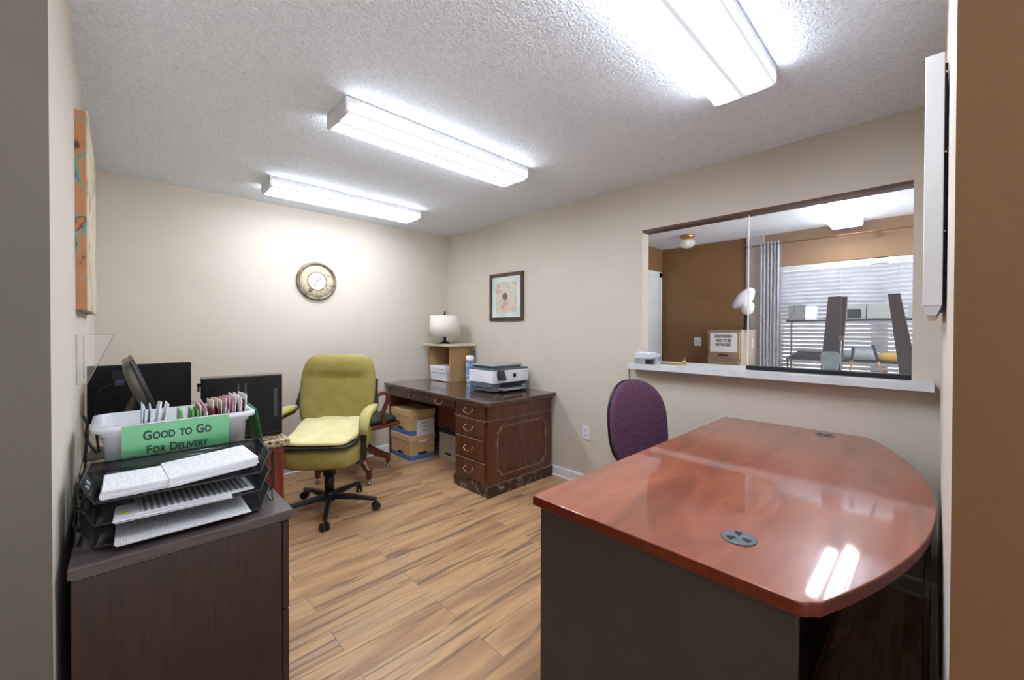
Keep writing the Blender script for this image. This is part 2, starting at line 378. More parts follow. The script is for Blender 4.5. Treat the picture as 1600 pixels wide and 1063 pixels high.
# ------------------------------------------------------------------ setting
XR, XR2, YB, XL, H = 2.877, 2.978, 4.095, -.111, 2.44
XW = 5.46; YL2 = 2.646; Y3 = -.02; XE = .943; YL = 1.43
struct('floor', M().box(-1.7, -2.1, -.05, 5.7, 4.3, 0), 'floor')
struct('ceiling', M().box(-1.7, -2.1, H, 5.7, 4.3, H+.05), 'ceiling')
struct('wall_back', M().box(XL, YB, 0, XR, YB+.1, H), 'wall')
def paint(o, fn):
    for p in o.data.polygons: p.material_index = fn(p)
o = struct('wall_left', M().box(-1.6, YL, 0, XL, YB+.1, H), ['wall', 'taupe']); paint(o, lambda p: 1 if p.normal.y < -.5 else 0)
m = M(); m.box(XR, 1.555, 0, XR2, YB+.1, H); m.box(XR, .08, 2.085, XR2, 1.555, H); m.box(XR, .08, 0, XR2, 1.555, 1.035); m.box(XR, Y3-.1, 0, XR2, .08, H)
o = struct('wall_right', m, ['wall', 'brown']); paint(o, lambda p: 1 if p.normal.x > .5 else 0)
o = struct('wall_front', M().box(XE, Y3-.1, 0, XR, Y3, H), ['wall', 'brown']); paint(o, lambda p: 0 if p.normal.y > .5 else 1)
struct('wall_hall_left', M().box(-1.7, -2.1, 0, -1.6, YL, H), 'brown')
m = M(); m.box(-1.7, -2.1, 0, 5.56, -2.0, .12); m.box(-1.7, -2.1, 2.32, 5.56, -2.0, H)
for a in (-1.7, 5.3): m.box(a, -2.1, .12, a+.26, -2.0, 2.32)
struct('wall_hall_back', m, 'brown')
# unseen hall glazing behind the camera, added to let fill light in
m = M()
for k in range(7): m.box(-1.45+k*1.117, -2.08, .12, -1.40+k*1.117, -2.02, 2.32)
m.box(-1.45, -2.08, .12, 5.3, -2.02, .17); m.box(-1.45, -2.08, 2.27, 5.3, -2.02, 2.32)
w2 = struct('added_window', m, 'white'); struct('window_pane', M().box(-1.45, -2.055, .15, 5.3, -2.05, 2.3), 'glass', parent=w2)
struct('wall_lobby_back', M().box(XR2, YL2, 0, XW+.1, YL2+.1, H), 'brown')
m = M(); m.box(XW, 1.26, 0, XW+.1, YL2+.1, H); m.box(XW, -.6, 2.06, XW+.1, 1.26, H); m.box(XW, -.6, 0, XW+.1, 1.26, .84); m.box(XW, -2.1, 0, XW+.1, -.6, H)
struct('wall_lobby_window', m, 'brown')
# header strip, sill
struct('trim_1', M().box(XR+.001, .08, 2.068, XR2-.001, 1.555, 2.085), 'headwood')
m = M(); m.box(2.777, 0.0, 1.036, XR, 1.618, 1.075); m.box(XR, .081, 1.036, XR2, 1.554, 1.075); m.box(XR2, 0.0, 1.036, 3.2, 1.64, 1.075)
struct('trim_2', m, 'sill')
# baseboards with shoe moulding
def baseb(name, a, b, n):
    a, b, n = Vector(a), Vector(b), Vector(n); m = M(); t = (b-a)
    prof = [(0, 0), (.022, 0), (.022, .012), (.014, .02), (.014, .075), (.008, .088), (0, .09)]
    lo = [m.bm.verts.new((a.x+n.x*p, a.y+n.y*p, z)) for p, z in prof]; hi = [m.bm.verts.new((b.x+n.x*p, b.y+n.y*p, z)) for p, z in prof]
    k = len(prof)
    for i in range(k): m._f([lo[i], lo[(i+1) % k], hi[(i+1) % k], hi[i]])
    m._f(lo); m._f(hi); return struct(name, m, 'white')
baseb('baseboard_back', (XL, YB, 0), (XR, YB, 0), (0, -1, 0))
baseb('baseboard_right', (XR, YB, 0), (XR, Y3, 0), (-1, 0, 0))
baseb('baseboard_left', (XL, YB, 0), (XL, YL, 0), (1, 0, 0))
baseb('baseboard_front', (XE, Y3, 0), (XR, Y3, 0), (0, 1, 0))
# lobby door casing and door
m = M(); m.box(5.34, YL2-.02, 0, 5.42, YL2, 2.11); m.box(4.45, YL2-.02, 2.05, 5.42, YL2, 2.12); m.box(4.45, YL2-.02, 0, 4.52, YL2, 2.05)
d1 = struct('door_1', M().box(4.52, YL2-.008, .01, 5.34, YL2-.001, 2.05), 'white'); struct('door_casing', m, 'white', parent=d1)
# lobby window
m = M()
for a in ((-.6, .84, 1.26, .9), (-.6, 2.0, 1.26, 2.06), (-.6, .84, -.55, 2.06), (1.21, .84, 1.26, 2.06)): m.box(XW+.03, a[0], a[1], XW+.07, a[2], a[3])
w1 = struct('window_1', m, 'white')
struct('mullion', M().box(XW+.02, .325, .84, XW+.08, .454, 2.06), 'blackmat', parent=w1)
struct('window_pane', M().box(XW+.045, -.55, .9, XW+.05, 1.21, 2.0), 'glass', parent=w1)
struct('window_sill', M().box(XW-.03, -.62, .82, XW+.1, 1.28, .84), 'white', parent=w1)
# grey full-height strip at the window corner of the lobby
struct('trim_3', M().box(XW-.03, 1.40, 0, XW, 1.583, H), 'grey_strip')

# ------------------------------------------------------------------ ceiling fixtures
def fixture(label, cx, cy):
    t = thing('ceiling_light', label, 'ceiling light', (cx, cy, H), 0, 'fluorescent ceiling lights')
    L, W = .625, .125
    m = M(); m.box(-L, -W, -.03, L, W, -.001)
    m.build('housing', 'fix', t, .003)
    prof = [(-W+.002, -.03), (-W+.002, -.068), (-W+.010, -.078), (0, -.080), (W-.010, -.078), (W-.002, -.068), (W-.002, -.03)]
    m = M(); m.prism(prof, -L+.012, L-.012, 'x'); m.build('lens', 'lens', t)
    for sx in (-1, 1):
        m = M(); x0, x1 = sorted((sx*(L-.012), sx*L))
        m.prism([(-W, -.03), (-W, -.07), (-W+.010, -.081), (0, -.083), (W-.010, -.081), (W, -.07), (W, -.03)], x0, x1, 'x'); m.build('end_cap', 'fix', t)
        m = M(); m.cyl((sx*L, -.03, -.03), (sx*(L+.002), -.03, -.03), .005, n=8); m.build('screw', 'chrome', t)
    return t
fixture('long white fluorescent ceiling light furthest back, close to the clock wall', 1.425, 3.475)
fixture('middle fluorescent ceiling light, between the back one and the one cut off above', 1.41, 2.072)
fixture('large nearest fluorescent ceiling light cut off by the top of the picture', 1.38, .598)
fixture('fluorescent ceiling light seen through the pass-through opening in the brown lobby', 4.665, .625)
fixture('added unseen fluorescent light brightening the lobby, behind the return wall', 4.3, -.75)  # fixture out of view, added to brighten the brown lobby walls
# dome light in lobby
t = thing('dome_light', 'small brass and clear glass dome light on the lobby ceiling', 'ceiling light', (4.82, 2.03, H))
M().lathe([(.075, 0), (.085, -.012), (.07, -.035), (.05, -.045)]).build('brass_base', 'gold', t)
M().lathe([(.05, -.045), (.075, -.06), (.088, -.09), (.08, -.12), (.05, -.145), (.012, -.152)]).build('glass_globe', 'globe', t)
MT['bulb'] = emit('added_bulb_glow', (235, 225, 210), .12)  # bulb and its faint glow are added to the unlit dome
M().sq(.05, .05, .07, (0, 0, -.085), e1=1, e2=1, nu=16, nv=10).build('bulb', 'bulb', t)

# ------------------------------------------------------------------ espresso file cabinet + tray + bin
CZ = .74
t = thing('filing_cabinet', 'dark espresso lateral filing cabinet holding paper trays, left foreground', 'cabinet', (.16, 1.88, 0))
m = M(); m.box(-.245, -.415, 0, .222, .40, .705); m.build('body', 'espresso', t, .002)
m = M(); m.prism([(-.25, -.422), (.253, -.422), (.253, .41), (-.25, .41)], .712, CZ); m.box(-.245, -.416, .705, .245, .405, .712); m.build('top', 'espresso_top', t, .006, 3)
for z0, z1 in ((.04, .41), (.416, .70)):
    dr = M().box(.224, -.413, z0, .243, .40, z1).build('drawer', 'espresso', t, .002)
    M().tube([(.243, -.06, (z0+z1)/2+.08), (.268, -.06, (z0+z1)/2+.08), (.268, .06, (z0+z1)/2+.08), (.243, .06, (z0+z1)/2+.08)], .005).build('handle', 'chrome', dr)

def tray(label, z):
    t = thing('letter_tray', label, 'letter tray', (-.045, 1.532, z), R(-4), 'stacked smoked letter trays')
    W, D = .375, .215
    m = M(); th = .003
    m.box(0, 0, 0, W, D, th)
    # flared walls
    def wall(p): # p four corners thick
        m.grid(2, 2, lambda u, v: Vector(p[0]).lerp(Vector(p[1]), u).lerp(Vector(p[3]).lerp(Vector(p[2]), u), v))
    o1 = m.build('tray_base', 'smoke', t, .001)
    m = M(); wall([(0, 0, .002), (0, D, .002), (-.03, D+.025, .055), (-.03, .03, .055)]); wall([(W, 0, .002), (W, D, .002), (W+.03, D+.025, .055), (W+.03, .03, .055)])
    wall([(0, D, .002), (W, D, .002), (W+.03, D+.025, .055), (-.03, D+.025, .055)])
    m.build('tray_walls', 'smoke', t, solid=.003)
    m = M(); m.tube([(-.03, .03, .055), (-.031, D+.025, .056), (W+.031, D+.025, .056), (W+.03, .03, .055)], .003); m.tube([(-.03, .03, .055), (0, -.002, .003), (W, -.002, .003), (W+.03, .03, .055)], .003)
    m.build('rim', 'black', t)
    for sx in (-1, 1):
        x0 = -.03 if sx < 0 else W+.03; m = M()
        m.tube([(x0, .06, .055), (x0+sx*.012, .06, .045), (x0+sx*.014, .05, 0.0), (x0+sx*.006, .05, -.018 if z > .77 else .003), (x0+sx*.006, .14, -.018 if z > .77 else .003), (x0+sx*.014, .15, 0.0), (x0+sx*.012, .14, .045), (x0, .14, .055)], .0025)
        m.build('wire_riser', 'blackmat', t)
    return t
tray('bottom smoked plastic letter tray resting on the dark filing cabinet', CZ+.008)
tray('middle smoked plastic letter tray of the stack of three', CZ+.066)
tray('top smoked plastic letter tray holding two stacks of forms', CZ+.124)
def sheets(name, label, w_, d_, n, th, loc, rz, mtop='printed', jit=.006, tilt=(0, 0), cat='papers', group=None):
    m = M()
    for i in range(n):
        jx, jy = random.uniform(-jit, jit), random.uniform(-jit, jit); a = random.uniform(-.02, .02) if jit else 0
        m.box(-w_/2+jx, -d_/2+jy, i*th, w_/2+jx, d_/2+jy, (i+.92)*th, 1 if i == n-1 else 0, mat=Matrix.Rotation(a, 4, 'Z'))
    o = m.build(name, ['paper2', mtop]); o.location = loc; o.rotation_euler = (tilt[0], tilt[1], rz); return tag(o, label, cat, group)
sheets('paper_stack', 'flat stack of printed forms at the left end of the top letter tray', .15, .17, 7, .0035, (.045, 1.625, CZ+.129), R(-2), jit=.003)
sheets('paper_stack', 'thicker tilted stack of printed forms filling the right of the top tray', .225, .19, 8, .0036, (.215, 1.632, CZ+.134), R(3), tilt=(0, R(-3.5)), jit=.004)
sheets('paper_stack', 'printed report with dark lines lying in the middle letter tray', .27, .20, 5, .0022, (.175, 1.62, CZ+.0725), R(1), 'striped')
sheets('paper_stack', 'white sheets sticking out of the front of the middle tray', .26, .12, 4, .002, (.12, 1.56, CZ+.071), R(-3), 'paper', jit=.008)
sheets('paper_stack', 'plastic folder and white sheets sticking out of the bottom tray', .30, .20, 4, .0025, (.15, 1.585, CZ+.0135), R(-1), 'printed', jit=.006)
tag(place(M().sq(.02, .013, .001, e1=1, e2=1).build('highlight_mark', 'yellow'), (.015, 1.545, CZ+.0815)), 'yellow green highlighter dot sticker on the middle tray papers', 'sticker')

# storage bin
t = thing('storage_bin', 'frosted clear plastic bin with the green sign, on the dark cabinet', 'bin', (.165, 2.0, CZ))
def rr(w_, d_, r, n=5):
    pts = []
    for cx_, cy_, a0 in ((w_/2-r, d_/2-r, 0), (-w_/2+r, d_/2-r, 90), (-w_/2+r, -d_/2+r, 180), (w_/2-r, -d_/2+r, 270)):
        for i in range(n+1): a = R(a0+90*i/n); pts.append((cx_+r*math.cos(a), cy_+r*math.sin(a)))
    return pts
def shell(m, secs, mi=0, cap=None):
    rings = [[m.bm.verts.new((x, y, z)) for x, y in rr(w_, d_, r)] for w_, d_, r, z in secs]; n = len(rings[0])
    for k in range(len(rings)-1):
        for i in range(n): m._f([rings[k][i], rings[k][(i+1) % n], rings[k+1][(i+1) % n], rings[k+1][i]], mi, True)
    if cap is not None: m._f(rings[cap], mi)
    return m
m = shell(M(), [(.37, .255, .03, .002), (.40, .28, .035, .235), (.413, .292, .038, .236), (.418, .296, .038, .262)], cap=0); m.build('bin_body', 'bin', t, solid=.003)
m = shell(M(), [(.418, .296, .038, .25), (.452, .33, .045, .252), (.456, .334, .045, .268), (.42, .298, .038, .27), (.418, .296, .038, .25)]); m.build('bin_rim', 'bin', t, solid=.002)
sg = M().box(-.148, -.1535, .062, .142, -.1525, .270).build('paper_sign', 'greenpaper', t, label='green paper sign'); sg.rotation_euler = (0, 0, 0)
sg.location = (-.008, -.017, 0)
text_line(caps('Good to Go', .043, .033, .0013), (-.003, -.1545, .217), FACEY, 'ink', sg, width=.187)
text_line(caps('For Delivery', .039, .030, .0009), (-.003, -.1545, .170), FACEY, 'ink', sg, width=.168)
m = M(); m.grid(2, 6, lambda u, v: Vector((.232+.04*v+.01*u, -.13+.25*u, .272-.235*v))); m.build('green_card', 'greendark', t, solid=.002, label='green card hanging on the end of the bin')
# contents
MT['blue_env'] = pm('pale_blue_paper', (196, 212, 226), .6)
def env(label, x, y, h, w_, tilt, lean, mt, cat='envelope', group='envelopes in the bin', z0=.006):
    m = M(); n = 3
    for i in range(n):
        m.box(-.001+i*.004, -w_/2, 0, .0015+i*.004, w_/2, h-random.uniform(0, .01), mat=Matrix.Rotation(random.uniform(-.05, .05), 4, 'X') @ Matrix.Rotation(random.uniform(-.05, .05), 4, 'Y'))
    o = m.build('envelope', mt); o.location = (x, y, CZ+z0); o.rotation_euler = (lean, tilt, 0); return tag(o, label, cat, group)
env('pale blue envelopes standing alone in the left of the bin', .050, 1.95, .315, .14, R(3), R(3), 'blue_env')
env('white envelope fanned beside the pale blue ones in the bin', .070, 1.96, .32, .13, R(8), R(-4), 'paper')
cols = [('white_env', (236, 232, 232)), ('pink_env', (214, 178, 184)), ('maroon_env', (120, 36, 60)), ('cream_env', (230, 220, 205)), ('grn_env', (84, 160, 84))]
for nme, c in cols: MT[nme] = pm(nme, c, .6, scale=20)
names = ['first from the left, a white envelope', 'second from the left, a pink slip', 'third, a white envelope', 'fourth, a maroon envelope', 'fifth, a cream envelope', 'sixth, a white envelope', 'seventh, a pink envelope', 'eighth, a white envelope', 'ninth, a maroon one', 'rightmost white envelope']
mts = ['white_env', 'pink_env', 'white_env', 'maroon_env', 'cream_env', 'white_env', 'pink_env', 'white_env', 'maroon_env', 'white_env']
for i in range(10):
    env('bin envelopes in the packed right half: '+names[i], .212+i*.0145, 1.97, .285+random.uniform(-.02, .04), .15, R(random.uniform(0, 5)), R(random.uniform(-4, 4)), mts[i])
for i, nm_ in enumerate(('left', 'middle', 'right')):
    m = M(); m.prism([(-.012, 0), (.012, 0), (.003, .285), (-.003, .285)], -.06, .06, 'y'); o = m.build('divider_tab', 'grn_env'); o.location = (.165+[0, .033, .047][i], 1.93, CZ+.006)
    tag(o, nm_+' small green pointed divider tab inside the bin', 'divider', 'green divider tabs in the bin')

# ------------------------------------------------------------------ granite desk and electronics
GZ = .76
t = thing('granite_desk', 'cherry cabinet desk with granite top along the left wall', 'desk', (.27, 3.2, 0))
m = M(); m.box(XL+.002-.27, 2.335-3.2, .722, .648-.27, 4.07-3.2, GZ); m.build('granite_top', 'granite', t, .006, 3)
m = M(); m.box(XL+.03-.27, 2.345-3.2, 0, .612-.27, 4.07-3.2, .722); m.build('cabinet_body', 'cherrycab', t, .002)
for k in range(3):
    y0 = 2.37-3.2+k*.56
    d_ = M().box(.612-.27, y0, .06, .628-.27, y0+.54, .70).build('door', 'cherrycab', t, .003)
    M().cyl((.628-.27, y0+.5, .55), (.65-.27, y0+.5, .55), .012).build('knob', 'brass', d_)
m = M(); m.box(.2, 2.332-3.2, .03, .245, 2.345-3.2, .71); m.box(.30, 2.332-3.2, .03, .342, 2.345-3.2, .71); m.build('side_stile', 'cherrycab', t, .002)

t = thing('computer_tower', 'black desktop computer case standing at the granite desk corner', 'computer', (.47, 2.50, GZ), R(-3))
m = M(); m.box(-.173, -.045, .004, .173, .045, .322); m.build('case', 'pc', t, .004)
m = M(); m.box(-.175, -.046, .3225, .175, .046, .327); m.build('silver_edge', 'greysil', t, .001)
for a in ((-.03, .22, -.022, .29), (.002, .22, .01, .29), (-.16, .02, .16, .022), (.13, .1, .15, .25)): M().box(a[0], -.048, a[1], a[2], -.045, a[3]).build('vent_slot', 'black', t)
m = M(); m.cyl((-.173, 0, .29), (-.19, 0, .29), .008, n=8); m.box(-.188, -.01, .26, -.18, .01, .30); m.build('latch', 'blackmat', t)

t = thing('monitor', 'flat black monitor standing deeper on the granite desk near the back wall', 'monitor', (.10, 3.02, GZ), R(2))
M().box(-.235, -.02, .08, .21, .02, .375).build('screen_housing', 'pc', t, .006)
m = M(); m.box(-.12, -.022, .30, -.03, -.0198, .345); m.build('panel_mark', 'black', t)
m = M(); m.box(-.04, 0, .0, .04, .04, .2); m.box(-.12, -.08, 0, .12, .1, .012); m.build('stand', 'black', t, .003)

t = thing('tilted_monitor', 'grey tilted monitor seen edge-on above the bin', 'monitor', (.02, 2.62, GZ), 0)
tm = Matrix.Translation((.045, 0, .318)) @ Matrix.Rotation(R(-19), 4, 'Y')
def bul(p):
    q = p.copy()
    if q.x < 0: q.x *= 1+.8*max(0, 1-(abs(q.z)/.11)**2)
    return q
M().sq(.034, .44, .225, e1=.35, e2=.3, fn=bul, mat=tm).build('back_shell', 'greysil', t)
m = M(); m.box(.010, -.225, -.115, .026, .225, .115, mat=tm); m.build('bezel', 'black', t, .004)
m = M(); m.box(.0262, -.205, -.095, .027, .205, .095, mat=tm); m.build('screen', 'screen', t)
m = M(); m.sweep([(-.02, 0, 0.012), (-.005, 0, .12), (.045, 0, .26)], [(-.035, -.012), (.035, -.012), (.035, .012), (-.035, .012)], up=(1, 0, 0)); m.box(-.11, -.11, 0, .13, .11, .014); m.build('stand', 'greysil', t, .003)
# cables on the left wall side
def cable(label, pts, r=.004, mt='blackmat', nm='cable', sub=6, group=None):
    P = [Vector(p) for p in pts]; out = []
    for i in range(len(P)-1):
        p0, p1, p2, p3 = P[max(i-1, 0)], P[i], P[i+1], P[min(i+2, len(P)-1)]
        for k in range(sub):
            tt = k/sub; out.append(.5*((2*p1)+(-p0+p2)*tt+(2*p0-5*p1+4*p2-p3)*tt**2+(-p0+3*p1-3*p2+p3)*tt**3))
    out.append(P[-1]); o = M().tube([p-P[0] for p in out], r, n=7).build(nm, mt); o.location = P[0]; return tag(o, label, 'cable', group)
c1 = cable('black cable with blue plug looping down behind the tilted monitor', [(-.005, 2.6, 1.08), (-.055, 2.6, 1.05), (-.075, 2.62, .98), (-.07, 2.62, .88), (-.06, 2.6, .768)], .005)
M().box(-.002, -.014, -.011, .03, .014, .011).build('plug', 'vga', c1, .002, label='blue plug')
cable('thin black cable arching from the monitor back to the desk', [(.0, 2.64, 1.03), (-.04, 2.64, 1.0), (-.06, 2.66, .92), (-.04, 2.66, .768)], .0045)
cable('black cable rising from the granite behind the bin', [(.01, 2.7, .99), (-.03, 2.7, .93), (-.045, 2.7, .768)], .004)
cable('black cable hanging down between the wall and the filing cabinet', [(-.085, 2.31, .93), (-.09, 2.30, .84), (-.092, 2.29, .78), (-.1, 2.1, .768), (-.1, 1.9, .70), (-.1, 1.75, .4), (-.1, 1.7, .0)][:6], .005)
cable('short black cable with a plug end standing up by the bin', [(-.06, 2.33, .83), (-.09, 2.35, .89), (-.086, 2.33, .95), (-.098, 2.33, .985)], .005)

# ------------------------------------------------------------------ left wall items
t = thing('wall_canvas', 'tall gallery-wrapped abstract canvas on the left wall, seen edge-on', 'picture', (XL, 2.24, 1.775))
M().box(.0, 0, -.375, .03, .75, .375).build('canvas_edge', 'canvas', t)
M().box(.03, -.001, -.378, .036, .752, .378).build('canvas_face', 'canvasfront', t, .001)
t = thing('brochure_holder', 'clear acrylic brochure holder fixed to the left wall', 'brochure holder', (XL, 2.2, 1.12))
prof = [(.004, .0), (.03, .0), (.102, .185)]
m = M(); m.box(.001, 0, 0, .004, .24, .185); m.grid(2, 2, lambda u, v: Vector((.004+.026*u, .24*v, .002))); m.grid(2, 2, lambda u, v: Vector((.03+.072*u, .24*v, .002+.183*u)))
m._f([m.bm.verts.new(p) for p in ((.004, 0, .002), (.03, 0, .002), (.102, 0, .185), (.004, 0, .185))]); m._f([m.bm.verts.new(p) for p in ((.004, .24, .002), (.03, .24, .002), (.102, .24, .185), (.004, .24, .185))])
m.build('holder_body', 'acrylic', t)
m = M(); m.tube([(.003, 0, .185), (.003, 0, 0), (.03, 0, .002), (.102, 0, .185)], .0015, 6); m.tube([(.003, 0, .185), (.102, 0, .185)], .0008, 6); m.tube([(.102, 0, .185), (.102, .24, .185)], .001, 6); m.tube([(.022, .0, .18), (.022, 0, .02)], .0012, 6); m.build('holder_edges', 'acedge', t)

# ------------------------------------------------------------------ wall clock
t = thing('wall_clock', 'round antique-style wall clock on the back wall', 'clock', (1.368, YB, 1.782))
M().lathe([(.176, 0), (.182, -.012), (.178, -.026), (.166, -.03), (.158, -.024), (.150, -.016)], axis='y', n=56, caps=False).build('rim', 'bronze', t)
M().lathe([(.156, -.004), (.155, -.016), (.088, -.019)], axis='y', n=56, caps=False).build('dial_ring', 'dial', t)
M().lathe([(.090, -.018), (.088, -.024), (.080, -.0225)], axis='y', n=48, caps=False).build('inner_bezel', 'moulding', t)
M().lathe([(.082, -.019), (.081, -.0215)], axis='y', n=48).build('clock_face', 'face', t)
for k in range(12): M().box(-.0025, -.0225, .060, .0025, -.0216, .071, mat=Matrix.Rotation(R(30*k), 4, 'Y')).build('hour_mark', 'grey', t)
def hand(name, ang, ln):
    mt_ = Matrix.Rotation(R(ang), 4, 'Y'); m = M(); m.box(-.0014, -.0245, -.012, .0014, -.0235, ln, mat=mt_); m.box(-.004, -.0245, ln*.72, .004, -.0235, ln*.95, mat=mt_); m.build(name, 'inkblack', t)
hand('hour_hand', 42, .045); hand('minute_hand', 206, .06)
M().cyl((0, -.022, 0), (0, -.026, 0), .005).build('hub', 'inkblack', t)

# ------------------------------------------------------------------ framed print on right wall
t = thing('framed_print', 'small framed abstract print hanging on the window-opening wall', 'picture', (XR, 3.053, 1.664))
hw, hh = .247, .243
m = M()
for a in ((-hw, -hh, hw, -hh+.034), (-hw, hh-.034, hw, hh), (-hw, -hh+.034, -hw+.034, hh-.034), (hw-.034, -hh+.034, hw, hh-.034)): m.box(-.026, a[0], a[1], -.001, a[2], a[3])
m.build('frame', 'framewood', t, .004)
M().box(-.012, -hw+.03, -hh+.03, -.004, hw-.03, hh-.03).build('mat_board', 'mat', t)
pr = M().box(-.0135, -.155, -.16, -.012, .155, .155).build('print', 'print', t)
m = M(); m.lathe([(.038, -.0155), (.036, -.0136)], axis='x', n=24, c=(0, .015, .005)); m.build('olive_spot', 'olive', pr)

# ------------------------------------------------------------------ outlets
def outlet(label, loc, kind='plate'):
    t = thing('wall_outlet', label, 'outlet', loc)
    M().box(-.006, -.036, -.058, -.0005, .036, .058).build('cover_plate', 'white', t, .002)
    for z in (-.022, .022):
        f_ = M().cyl((-.006, 0, z), (-.0085, 0, z), .017, n=16).build('socket_face', 'sill', t)
        for y in (-.0065, .0065): M().box(-.0095, y-.0015, z-.004, -.0084, y+.0015, z+.006).build('slot', 'blackmat', f_)
outlet('white wall outlet low on the wall beside the purple chair', (XR, 2.063, .45))

# ------------------------------------------------------------------ panel on front return wall (edge-on)
t = thing('wall_panel', 'narrow white board mounted on the right return wall, seen edge-on', 'wall panel', (1.5, Y3, 1.38))
M().box(0, .008, .012, .9, .043, .652).build('board', 'white', t, .002)
m = M(); m.prism([(.018, -.012), (.036, -.012), (.0425, .012), (.009, .012)], 0.001, .9, 'x'); m.build('bottom_rail', 'sill', t)
M().box(.02, .002, .02, .88, .008, .63).build('backing', 'blackmat', t)
m = M()
for z in (.2, .4, .6): m.cyl((.018, .005, z), (.0, .005, z), .002, n=8)
m.build('screws', 'chrome', t)

# ------------------------------------------------------------------ bow front desk
BZ = .76
t = thing('bow_front_desk', 'large bow-front executive desk with glossy cherry top, right foreground', 'desk', (1.95, .55, 0))
x0, x1, yb = 1.022-1.95, 2.868-1.95, .955-.55
pts = [(x0, yb), (x0, .20-.55)]
ya, yc, yp = .178-.55, .232-.55, -.007-.55
# arc through front corners and the peak
def arc(x):
    # parabola-like circular arc
    u = (x+.02)/.92; base_ = ya+(yc-ya)*(x-x0)/(x1-x0); return base_+(yp-(ya+yc)/2)*(1-abs(u)**2.05)
N_ = 40
arcp = [(x0+.03+(x1-x0-.05)*i/N_, arc(x0+.03+(x1-x0-.05)*i/N_)) for i in range(N_+1)]
pts = [(x0, yb), (x0, ya+.024), (x0+.0012, ya+.015), (x0+.0045, ya+.008), (x0+.010, ya+.001), (x0+.018, ya-.0045)]+arcp+[(x1-.004, yc+.012), (x1, yc+.04), (x1, yb)]
m = M(); m.prism(pts, BZ-.032, BZ, 'z', 0, 1); m.build('desk_top', ['cherry', 'cherry_edge'], t, .004, 3)
M().box(x0+.02, .2-.55, 0, x0+.048, yb-.02, BZ-.0325).build('end_panel', 'grey_panel', t, .002)
M().box(x1-.048, .24-.55, 0, x1-.02, yb-.02, BZ-.0325).build('end_panel', 'grey_panel', t, .002)
M().box(x0+.048, .31-.55, .0, x1-.048, .335-.55, BZ-.0325).build('modesty_panel', 'dark_panel', t)
M().box(x0+.30, .296-.55, 0, x1-.06, .309-.55, .035).build('kick_strip', 'kick', t, .002)
def grommet(x, y, a):
    g = M().lathe([(.043, BZ-.001), (.043, BZ+.0025), (.038, BZ+.004), (.034, BZ+.003)], c=(x, y, 0), n=32).build('grommet', 'pgrey', t, label='blue-grey round cable grommet')
    m = M()
    for k in range(3):
        a0 = R(a+k*120); pl = [(x+r*math.cos(a0+da), y+r*math.sin(a0+da)) for r, da in ((.011, -.3), (.031, -.33), (.032, 0), (.031, .33), (.011, .3))]
        m.prism(pl, BZ+.0036, BZ+.0046)
    m.build('grommet_slot', 'blackmat', g)
grommet(1.219-1.95, .368-.55, 20); grommet(2.755-1.95, .41-.55, 80)
# dark sheet standing in for shade along the return wall, cable at its foot
tag(place(M().box(0, 0, 0, .5, .012, .66).build('shade_strip', 'dark_panel', None, .002), (1.45, Y3+.024, .001)), 'thin dark sheet put in as shade between bow desk and return wall', 'board')
cable('white cable curling at floor level beside the return wall', [(1.32, -.006, .17), (1.30, .0, .14), (1.27, .004, .06), (1.24, .006, .006)], .005, 'white')
cable('thin grey cable running down the wall below the left end of the white sill', [(XR-.004, 1.66, 1.035), (XR-.004, 1.655, .95), (XR-.004, 1.65, .7)], .004, 'grey')

# ------------------------------------------------------------------ office chairs
def caster(parent, x, y, mt='blackmat', r=.028, ang=0):
    m = M(); c, s_ = math.cos(ang), math.sin(ang)
    for k in (-1, 1):
        dx, dy = -s_*.012*k, c*.012*k
        m.cyl((x+dx*.5, y+dy*.5, r), (x+dx*1.9, y+dy*1.9, r), r, n=18)
    m.cyl((x, y, r), (x, y, r+.045), .008, n=8); m.build('caster', mt, parent)
def star(t, n, rad, a0, mt, hub=.05, cast='blackmat', zt=.105):
    for k in range(n):
        a = a0+2*math.pi*k/n; c, s_ = math.cos(a), math.sin(a)
        m = M(); m.sweep([(c*.02, s_*.02, zt), (c*rad*.5, s_*rad*.5, zt-.008), (c*rad, s_*rad, .078)], [(-.022, -.02), (.022, -.02), (.016, .016), (-.016, .016)], scales=[(1.15, 1.1), (.95, .85), (.65, .6)])
        lg = m.build('base_leg', mt, t, .003); caster(lg, c*(rad-.004), s_*(rad-.004), cast, ang=a+.6)
# green chair
t = thing('office_chair', 'olive green fabric swivel chair with black five-star base', 'chair', (1.12, 3.09, 0), R(-38))
ca = math.atan2(2.746-3.09, .976-1.135)+R(38)
star(t, 5, .345, ca, 'black')
m = M(); m.cyl((0, 0, .07), (0, 0, .14), .042, .036, 20); m.cyl((0, 0, .14), (0, 0, .26), .034, n=20); m.cyl((0, 0, .26), (0, 0, .37), .045, .05, 20); m.build('column', 'black', t)
m = M(); m.box(-.13, -.12, .345, .13, .12, .375); m.build('mechanism', 'blackmat', t, .006)
def seatf(p):
    q = p.copy()
    if q.y < -.1: q.z -= (abs(q.y)-.1)**2*.6
    if abs(q.x) > .15: q.z += (abs(q.x)-.15)*.08
    q.z += max(0, q.y+.05)*.22
    return q
M().sq(.54, .55, .165, (0, -.015, .456), e1=.5, e2=.4, fn=seatf).build('seat', 'green', t)
